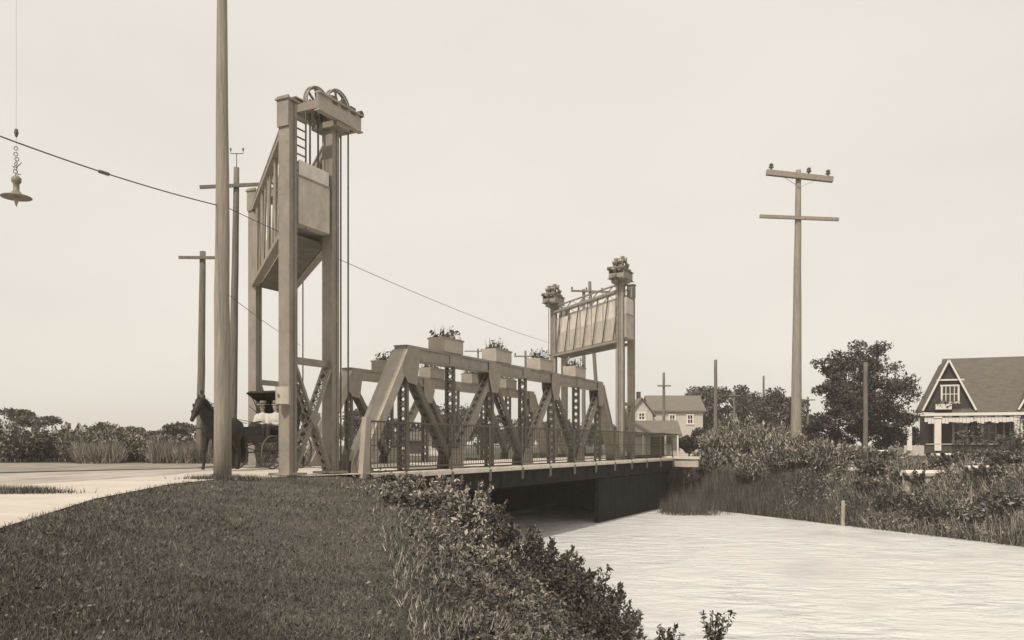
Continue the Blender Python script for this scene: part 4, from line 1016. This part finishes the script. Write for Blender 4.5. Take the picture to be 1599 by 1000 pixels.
# rear wing roof
mb = MB(); xa, xb = bx_(1453, 64), bx_(1478, 64); mb.prism([V(xa, 62, 2.9), V(xb, 62, 2.9), V(xb, 62, hh(584, 64)), V(xa, 62, hh(586, 64))], V(0, 4, 0)); mb.build('rear_wing', M['shingle'], bh)
# front cross gables
def cross_gable(pa, pb, pc, ytop, yb, with_window=True):
    Y = 57.7; xa, xm, xb = bx_(pa, Y), bx_(pb, Y), bx_(pc, Y); zt = hh(ytop, Y); zb = hh(yb, Y)
    mb = MB(); mb.prism([V(xa + .08, Y, zb), V(xb - .08, Y, zb), V(xm, Y, zt - .12)], V(0, 3.0, 0)); mb.build('gable_wall', M['wall_dark'], bh)
    mb = MB()
    for xs in (xa, xb):
        s_ = -1 if xs == xa else 1
        d = V(xm - xs, 0, zt - zb).normalized(); nrm = V(-d.z, 0, d.x) if s_ == -1 else V(d.z, 0, -d.x)
        if nrm.z < 0: nrm = -nrm
        p0 = V(xs, Y - .35, zb) - d * .15; p1 = V(xm, Y - .35, zt)
        mb.prism([p0, p1, p1 + V(0, 0, .12), p0 + V(0, 0, .12)], V(0, 5.4, 0))
    mb.build('gable_roof', M['shingle'], bh)
    mb = MB()
    for xs in (xa, xb):
        p0 = V(xs, Y - .37, zb + .0); p1 = V(xm, Y - .37, zt + .02); mb.beam(p0, p1, .04, .12, V(0, 1, 0))
    mb.build('bargeboard', M['trim'], bh)
    return Y, xa, xm, xb, zt, zb
Y, xa, xm, xb, zt, zb = cross_gable(1451, 1488, 1526, 562, 641)
window(bh, V(bx_(1487), Y - .02, hh(615, Y)), 1.05, 1.2, bars=3)
mb = MB(); mb.box(V(bx_(1487), Y - .14, hh(594, Y) + .05), (1.7, .3, .10)); mb.build('window_hood', M['trim'], bh)
mb = MB(); mb.box(V(bx_(1477), Y - .28, hh(635, Y)), (1.0, .35, .38)); mb.build('window_box', M['trim'], bh)
n = 300; pp = np.array([bx_(1481), Y - .3, hh(630, Y)]) + rng.normal(size=(n, 3)) * np.array([.42, .1, .12]); np_mesh('foliage', leaf_quads(pp, .06), 4, M['leaf_mid'], bh)
cross_gable(1583, 1618, 1652, 575, 641)
# eave, porch
mb = MB(); mb.box(V((bx_(1436) + XR) / 2, 57.25, ze - .12), (XR - bx_(1436), .12, .2)); mb.build('fascia', M['trim'], bh)
mb = MB(); mb.prism([V(bx_(1424), 57.3, ze - .35), V(bx_(1452), 57.3, ze - .2), V(bx_(1452), 57.3, ze - .05), V(bx_(1440), 57.3, ze - .1)], V(0, 5, 0)); mb.build('side_roof', M['shingle'], bh)
mb = MB(); y_ = 57.35
for i in range(26):
    xx = bx_(1450) + (bx_(1577) - bx_(1450)) * (i + .5) / 26; mb.box(V(xx, y_, ze - .42 - .1 * abs(math.sin(i * .9))), (.2, .05, .42 + .1 * math.sin(i * 1.3)))
mb.build('valance', M['trim'], bh)
for px in (1429, 1469, 1577):
    mb = MB(); w = .42 if px == 1469 else .3; mb.box(V(bx_(px), 57.5, (ze - .25 + .3) / 2), (w, w, ze - .55)); mb.box(V(bx_(px), 57.5, ze - .33), (w + .12, w + .12, .1)); mb.build('porch_post', M['trim'], bh)
for px in (1508, 1540):
    mb = MB(); mb.box(V(bx_(px), 57.6, 1.4), (.14, .14, 2.6)); mb.build('porch_post', M['wall_dark'], bh)
mb = MB(); mb.box(V((bx_(1452) + bx_(1577)) / 2, 57.5, .25), (bx_(1577) - bx_(1452), .2, .95)); mb.build('parapet', M['brick'], bh)
mb = MB(); mb.box(V((bx_(1452) + bx_(1577)) / 2, 57.45, .76), (bx_(1577) - bx_(1452), .34, .07)); mb.build('parapet_cap', M['concrete'], bh)
mb = MB(); mb.box(V((bx_(1421) + bx_(1450)) / 2, 57.5, .2), (bx_(1450) - bx_(1421), .2, .95)); mb.build('side_parapet', M['wall_pale'], bh)
mb = MB(); mb.box(V(bx_(1520), 58.7, -.02), (9, 2.5, .25)); mb.build('porch_floor', M['timber'], bh)
for px in (1484, 1524, 1553): window(bh, V(bx_(px, 60), 59.98, 1.6), .85, 1.3)
mb = MB(); mb.box(V(bx_(1505, 60), 59.96, 1.25), (.85, .06, 2.0)); d_ = mb.build('door', M['wall_dark'], bh)
window(bh, V(bx_(1597, 57.9), 57.75, 1.7), 1.0, 1.5)
mb = MB(); mb.box(V((bx_(1580) + XR) / 2, 59, ze / 2), (XR - bx_(1580), 2.4, ze + .2)); mb.build('front_room', M['wall_dark'], bh)
n = 1500; pp = np.stack([rng.uniform(bx_(1488), bx_(1585), n), 57.2 + rng.uniform(-.25, .2, n), .75 + rng.uniform(0, 1, n) ** 1.6 * 1.9 * (.35 + .65 * np.abs(np.sin(rng.uniform(0, 1, n) * 3)))], 1)
pp = pp[(np.sin(pp[:, 0] * 2.4) + .6 * np.sin(pp[:, 0] * 5.1)) * .8 + .9 > (pp[:, 2] - .75)]
np_mesh('porch_vines', leaf_quads(pp, .075), 4, M['weed'], bh)

bh.rotation_euler.z = -.36
# white slabs, stones and stake in the garden
def gwall(px0, px1, Y, top, bot, label, g='white garden walls'):
    c0 = at(px0, Y, 0); c1 = at(px1, Y, 0); zt = hh(top, Y); zb = hh(bot, Y); r = empty('garden_wall', V(c0.x, Y, zb), label=label, cat='garden wall', group=g)
    cap = max(.14, (zt - zb) * .42)
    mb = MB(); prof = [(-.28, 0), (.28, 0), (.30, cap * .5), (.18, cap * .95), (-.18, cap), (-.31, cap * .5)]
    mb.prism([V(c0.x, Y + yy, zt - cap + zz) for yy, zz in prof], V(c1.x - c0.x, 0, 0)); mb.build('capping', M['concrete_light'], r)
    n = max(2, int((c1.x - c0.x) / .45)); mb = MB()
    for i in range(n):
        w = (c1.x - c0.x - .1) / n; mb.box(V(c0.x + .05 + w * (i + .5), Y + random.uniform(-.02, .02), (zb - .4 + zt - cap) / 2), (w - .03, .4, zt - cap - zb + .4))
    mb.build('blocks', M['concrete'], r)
gwall(1411, 1476, 33.4, 734, 757, 'long white capped garden wall in the middle right garden')
gwall(1507, 1572, 31.7, 727, 745, 'white capped garden wall right of the tall leafy bush')
gwall(1458, 1502, 34.6, 708, 724, 'small white garden wall piece just below the bungalow porch')
gwall(1326, 1366, 37.2, 730, 744, 'low white garden wall piece left of the bare pole')
gwall(1322, 1345, 47, 704, 714, 'white stone edging beneath the large tree left of the pole')
gwall(1362, 1392, 47, 703, 713, 'white stone edging beneath the large tree right of the pole')
p = at(1317, 34.6); r = empty('stake', V(p.x, p.y, WATER), label='pale wooden stake standing in the water edge before the reeds', cat='stake')
mb = MB(); mb.tube([V(p.x, p.y, WATER - .2), V(p.x + .01, p.y, hh(782, 34.6))], [.085, .075], 8); mb.build('post', M['timber'], r)

# ------------------------------------------------------------------ horse, buggy and people
def blend_body(mb, name, m, parent, voxel, smooth_it=6):
    o = mb.build(name, m, parent, world=False)
    rm = o.modifiers.new('remesh', 'REMESH'); rm.mode = 'VOXEL'; rm.voxel_size = voxel; rm.use_smooth_shade = True
    s_ = o.modifiers.new('smooth', 'SMOOTH'); s_.iterations = smooth_it; s_.factor = .5
    return o
hd = math.atan2(-U.y, -U.x)
hb = at(318, 22.2) ; hb = B(0) + V(0, 0, 0); hb = V(-8.0, 22.95, .012)
horse = empty('horse', hb, hd + .22, 'dark harnessed horse standing in the road behind the foreground pole', 'horse')
mb = MB()
mb.tube([(.72, 0, 1.18), (.6, 0, 1.16), (.25, 0, 1.13), (-.2, 0, 1.14), (-.55, 0, 1.2), (-.75, 0, 1.2), (-.86, 0, 1.14)], [.15, .25, .30, .295, .28, .22, .12], 16)
mb.tube([(.45, 0, 1.3), (.66, 0, 1.46), (.84, 0, 1.66), (.95, 0, 1.82)], [.23, .19, .135, .11], 14)
mb.tube([(.88, 0, 1.88), (1.0, 0, 1.84), (1.14, 0, 1.66), (1.3, 0, 1.42), (1.36, 0, 1.35)], [.10, .125, .10, .065, .06], 12)
mb.ball((1.02, 0, 1.72), (.11, .085, .11))
for s_ in (-1, 1):
    mb.tube([(.91, s_ * .07, 1.92), (.92, s_ * .085, 2.0), (.94, s_ * .08, 2.09)], [.035, .035, .008], 8)
    lift = .0 if s_ > 0 else .12
    mb.tube([(.52, s_ * .13, 1.1), (.52, s_ * .15, .88), (.54 + lift * .6, s_ * .14, .52), (.51 + lift, s_ * .14, .15 + lift * .2), (.55 + lift, s_ * .14, .045 + lift * .1)], [.15, .105, .058, .042, .06], 10)
    st = .08 * s_
    mb.tube([(-.6, s_ * .12, 1.14), (-.5 + st, s_ * .15, .86), (-.72 + st, s_ * .14, .53), (-.68 + st, s_ * .14, .16), (-.63 + st, s_ * .14, .045)], [.22, .14, .062, .044, .062], 10)
blend_body(mb, 'body', M['horse'], horse, .022, 5)
pts = []
R = np.random.default_rng(2); n = 500
tt = R.uniform(0, 1, n); base = np.stack([.46 + .5 * tt, R.normal(size=n) * .03, 1.53 + .44 * tt], 1)
np_o = np_mesh('mane', blade_tris(base, .26, .012, .25, (-.35, .5, -.5)), 3, M['hair'], None); np_o.parent = horse
n = 300; base = np.stack([-.88 + R.normal(size=n) * .03, R.normal(size=n) * .03, 1.2 - R.uniform(0, 1, n) * .35], 1)
np_o = np_mesh('tail', blade_tris(base, .6, .014, .1, (-.25, 0, -1)), 3, M['hair'], None); np_o.parent = horse
def hp(mb, nm, m): return mb.build(nm, m, horse, world=False)
mb = MB(); mb.ring((.47, 0, 1.26), .29, .05, (-.35, 0, 1), (0, 1, 0), 20, 6); hp(mb, 'collar', M['leather'])
mb = MB(); mb.ring((.02, 0, 1.15), .325, .022, (0, 0, 1), (0, 1, 0), 20, 5); mb.box((.02, 0, 1.49), (.14, .16, .06)); hp(mb, 'saddle_pad', M['leather'])
mb = MB(); mb.ring((1.2, 0, 1.56), .10, .014, (.75, 0, .6), (0, 1, 0), 14, 5); mb.ring((1.0, 0, 1.83), .13, .014, (.3, 0, 1), (0, 1, 0), 14, 5)
for s_ in (-1, 1): mb.box((1.09, s_ * .115, 1.76), (.1, .015, .09)); mb.tube([(1.24, s_ * .08, 1.5), (.95, s_ * .13, 1.7), (.3, s_ * .2, 1.5), (-.6, s_ * .22, 1.42), (-1.6, s_ * .2, 1.35)], .009, 4)
hp(mb, 'bridle_and_reins', M['leather'])
for s_ in (-1, 1):
    mb = MB(); mb.ball((1.09, s_ * .098, 1.77), (.022, .012, .018), 8, 5); hp(mb, 'eye', M['hair'])
mb = MB(); mb.ball((.93, 0, 2.12), (.03, .03, .06), 8, 6); hp(mb, 'plume', M['leather'])

bgy = empty('buggy', hb + U * 2.35 - PR * .42, hd + .07, 'black horse drawn buggy with a raised folding hood passing under the near tower', 'buggy')
def bp_(mb, nm, m): return mb.build(nm, m, bgy, world=False)
mb = MB(); mb.prism([(-.75, -.45, .78), (.8, -.45, .78), (.95, -.45, 1.0), (.9, -.45, 1.02), (.72, -.45, .86), (-.1, -.45, .98), (-.8, -.45, 1.02)], (0, .9, 0)); bp_(mb, 'body', M['buggy'])
mb = MB(); mb.box((-.1, 0, 1.08), (.5, .92, .14)); mb.box((-.38, 0, 1.32), (.08, .92, .42)); bp_(mb, 'seat', M['leather'])
mb = MB(); mb.prism([(.93, -.45, 1.0), (1.0, -.45, 1.25), (.97, -.45, 1.25), (.90, -.45, 1.0)], (0, .9, 0)); bp_(mb, 'dashboard', M['leather'])
mb = MB()
hood = [(-.62, 1.15), (-.8, 1.7), (-.7, 2.15), (-.2, 2.34), (.3, 2.33), (.42, 2.27)]
for (xa_, za_), (xb_, zb_) in zip(hood[:-1], hood[1:]): mb.beam((xa_, 0, za_), (xb_, 0, zb_), 1.1, .025, (0, 1, 0))
for s_ in (-1, 1): mb.prism([(x_, s_ * .55, z_) for x_, z_ in hood] + [(.1, s_ * .55, 2.12), (-.35, s_ * .55, 1.95), (-.48, s_ * .55, 1.4)], (0, .02 * s_, 0))
bp_(mb, 'hood', M['leather'])
mb = MB()
for s_ in (-1, 1):
    for x_, z_ in ((.3, 2.31), (-.2, 2.32)): mb.tube([(-.45, s_ * .53, 1.25), (x_, s_ * .53, z_)], .013, 5)
    mb.tube([(-.75, s_ * .56, 1.35), (.3, s_ * .56, 1.9)], .01, 5)
bp_(mb, 'hood_bows', M['leather'])
mb = MB(); mb.beam((.72, -.62, .5), (.72, .62, .5), .05, .05); mb.beam((-.62, -.62, .55), (-.62, .62, .55), .05, .05); mb.beam((-.62, 0, .55), (.72, 0, .52), .05, .05)
for x_ in (-.62, .72): mb.tube([(x_, -.4, .66), (x_, 0, .76), (x_, .4, .66)], .02, 6); mb.tube([(x_, -.4, .66), (x_, 0, .56), (x_, .4, .66)], .02, 6)
bp_(mb, 'running_gear', M['buggy'])
for s_ in (-1, 1):
    mb = MB(); mb.tube([(.72, s_ * .4, .52), (1.2, s_ * .36, .75), (1.8, s_ * .34, 1.12), (2.7, s_ * .33, 1.18)], [.03, .028, .025, .018], 6); bp_(mb, 'shaft', M['buggy'])
for x_, R_ in ((.72, .5), (-.62, .56)):
    for s_ in (-1, 1):
        c = V(x_, s_ * .65, R_); w = empty('wheel', c); w.parent = bgy
        mb = MB(); mb.ring((0, 0, 0), R_ - .025, .025, (1, 0, 0), (0, 0, 1), 32, 6); mb.build('rim', M['wheel'], w, world=False)
        mb = MB()
        for i in range(14):
            an = 2 * math.pi * i / 14; mb.tube([(.04 * math.cos(an), 0, .04 * math.sin(an)), ((R_ - .03) * math.cos(an), 0, (R_ - .03) * math.sin(an))], .011, 5)
        mb.build('spokes', M['wheel'], w, world=False)
        mb = MB(); mb.tube([(0, -.09, 0), (0, .09, 0)], .055, 10); mb.build('hub', M['buggy'], w, world=False)

def person(loc, rz, label, jacket, skirt, hatm, female=True, hold='reins'):
    p_ = empty('person', loc, rz, label, 'person')     # origin: seat top under the hips, facing +X
    mb = MB()      # skin body: head, neck, forearms, hands, shins under the clothes
    mb.tube([(0, 0, .1), (.01, 0, .3), (0, 0, .48)], [.14, .12, .15], 12)
    mb.tube([(0, 0, .48), (.01, 0, .62)], [.06, .052], 10)
    mb.ball((.025, 0, .72), (.088, .075, .115), 14, 10); mb.ball((.10, 0, .71), (.022, .013, .025), 8, 6); mb.ball((.05, 0, .635), (.05, .045, .04), 10, 6)
    for s_ in (-1, 1):
        mb.ball((.015, s_ * .078, .72), (.02, .012, .03), 8, 6)
        sh, el, wr = (0, s_ * .18, .46), (.08, s_ * .22, .20), (.32, s_ * .12, .20)
        mb.tube([sh, el, wr], [.055, .042, .028], 8)
        mb.tube([wr, (.38, s_ * .11, .205)], [.028, .036], 8)
        for k in range(4):
            y0 = s_ * (.085 + .017 * k); L_ = (.05, .058, .055, .044)[k]
            mb.tube([(.39, y0, .215), (.39 + L_, y0, .215), (.39 + L_ + .005, y0, .19), (.39 + L_ * .6, y0, .175)], [.0095, .009, .008, .0075], 6)
        mb.tube([(.35, s_ * .085, .215), (.385, s_ * .066, .21), (.41, s_ * .068, .195)], [.011, .01, .009], 6)
        mb.tube([(0, s_ * .1, .07), (.42, s_ * .1, .08), (.48, s_ * .1, -.30), (.50, s_ * .1, -.36)], [.09, .07, .045, .04], 10)
        mb.tube([(.47, s_ * .1, -.36), (.60, s_ * .1, -.38)], [.04, .035], 8)
    blend_body(mb, 'body', M['skin'], p_, .0085, 3)
    mb = MB(); mb.tube([(0, 0, .02), (.01, 0, .18), (.01, 0, .34), (0, 0, .5), (0, 0, .545)], [.17, .135, .165, .15, .07], 14)
    mb.ball((.05, 0, .36), (.12, .15, .1), 12, 8)
    for s_ in (-1, 1): mb.tube([(0, s_ * .15, .49), (.02, s_ * .21, .42), (.08, s_ * .23, .20), (.20, s_ * .17, .19), (.31, s_ * .12, .2)], [.07, .08, .065, .055, .035], 10)
    blend_body(mb, 'blouse' if female else 'jacket', jacket, p_, .013, 4)
    mb = MB()
    if female: mb.tube([(-.08, 0, .08), (.12, 0, .1), (.42, 0, .08), (.52, 0, -.1), (.56, 0, -.34)], [.17, .20, .19, .19, .22], 14)
    else:
        for s_ in (-1, 1): mb.tube([(-.05, s_ * .09, .08), (.42, s_ * .1, .09), (.48, s_ * .1, -.3), (.49, s_ * .1, -.35)], [.12, .09, .07, .065], 12)
    blend_body(mb, 'skirt' if female else 'trousers', skirt, p_, .016, 4)
    for s_ in (-1, 1):
        mb = MB(); mb.ball((.105, s_ * .03, .735), .009, 8, 6); mb.build('eye', M['hair'], p_, world=False)
    mb = MB(); mb.ball((.115 - .005, 0, .672), (.008, .022, .006), 8, 5); mb.build('mouth', M['horse'], p_, world=False)
    mb = MB(); mb.ball((-.01, 0, .745), (.098, .09, .11), 12, 8); mb.ball((-.09, 0, .70), (.045, .05, .045), 10, 6); mb.build('hair', M['hair'], p_, smooth=True, world=False)
    mb = MB(); rb = .19 if female else .14
    mb.lathe((0, 0, .79), [(rb, -.005), (rb, .005), (.10, .012), (.098, .10), (.085, .125), (0, .13)], 20); mb.lathe((0, 0, .79), [(rb, -.005), (.09, 0), (0, 0)], 20); mb.build('hat', hatm, p_, smooth=False, world=False)
    mb = MB(); mb.lathe((0, 0, .79), [(.1035, .012), (.1025, .045)], 20); mb.build('hat_band', M['dark_cloth'], p_, world=False)
    return p_
def seat(lx, ly, lz): return bgy.location + V(math.cos(hd) * lx - math.sin(hd) * ly, math.sin(hd) * lx + math.cos(hd) * ly, lz)
person(seat(.05, -.25, 1.15), hd + .1, 'woman in a white blouse and brimmed pale hat riding in plain view in the buggy', M['white_cloth'], M['dark_cloth'], M['straw'], True)
person(seat(.0, .22, 1.15), hd, 'person in a white shirt in the buggy half hidden by the tower column', M['white_cloth'], M['dark_cloth'], M['straw'], False)

# ------------------------------------------------------------------ air
mb = MB(); mb.box((0, 300, 6), (900, 760, 23)); hz = mb.build('haze', None or M['water'])
hm = bpy.data.materials.new('haze_air'); hm.use_nodes = True; t = hm.node_tree; t.nodes.clear()
pv = t.nodes.new('ShaderNodeVolumePrincipled'); pv.inputs['Color'].default_value = (1, .95, .87, 1); pv.inputs['Density'].default_value = .0011; pv.inputs['Anisotropy'].default_value = 0
mo = t.nodes.new('ShaderNodeOutputMaterial'); t.links.new(pv.outputs[0], mo.inputs['Volume'])
hz.data.materials.clear(); hz.data.materials.append(hm); tag(hz, 'pale summer haze hanging over the whole scene', 'haze', kind='stuff')
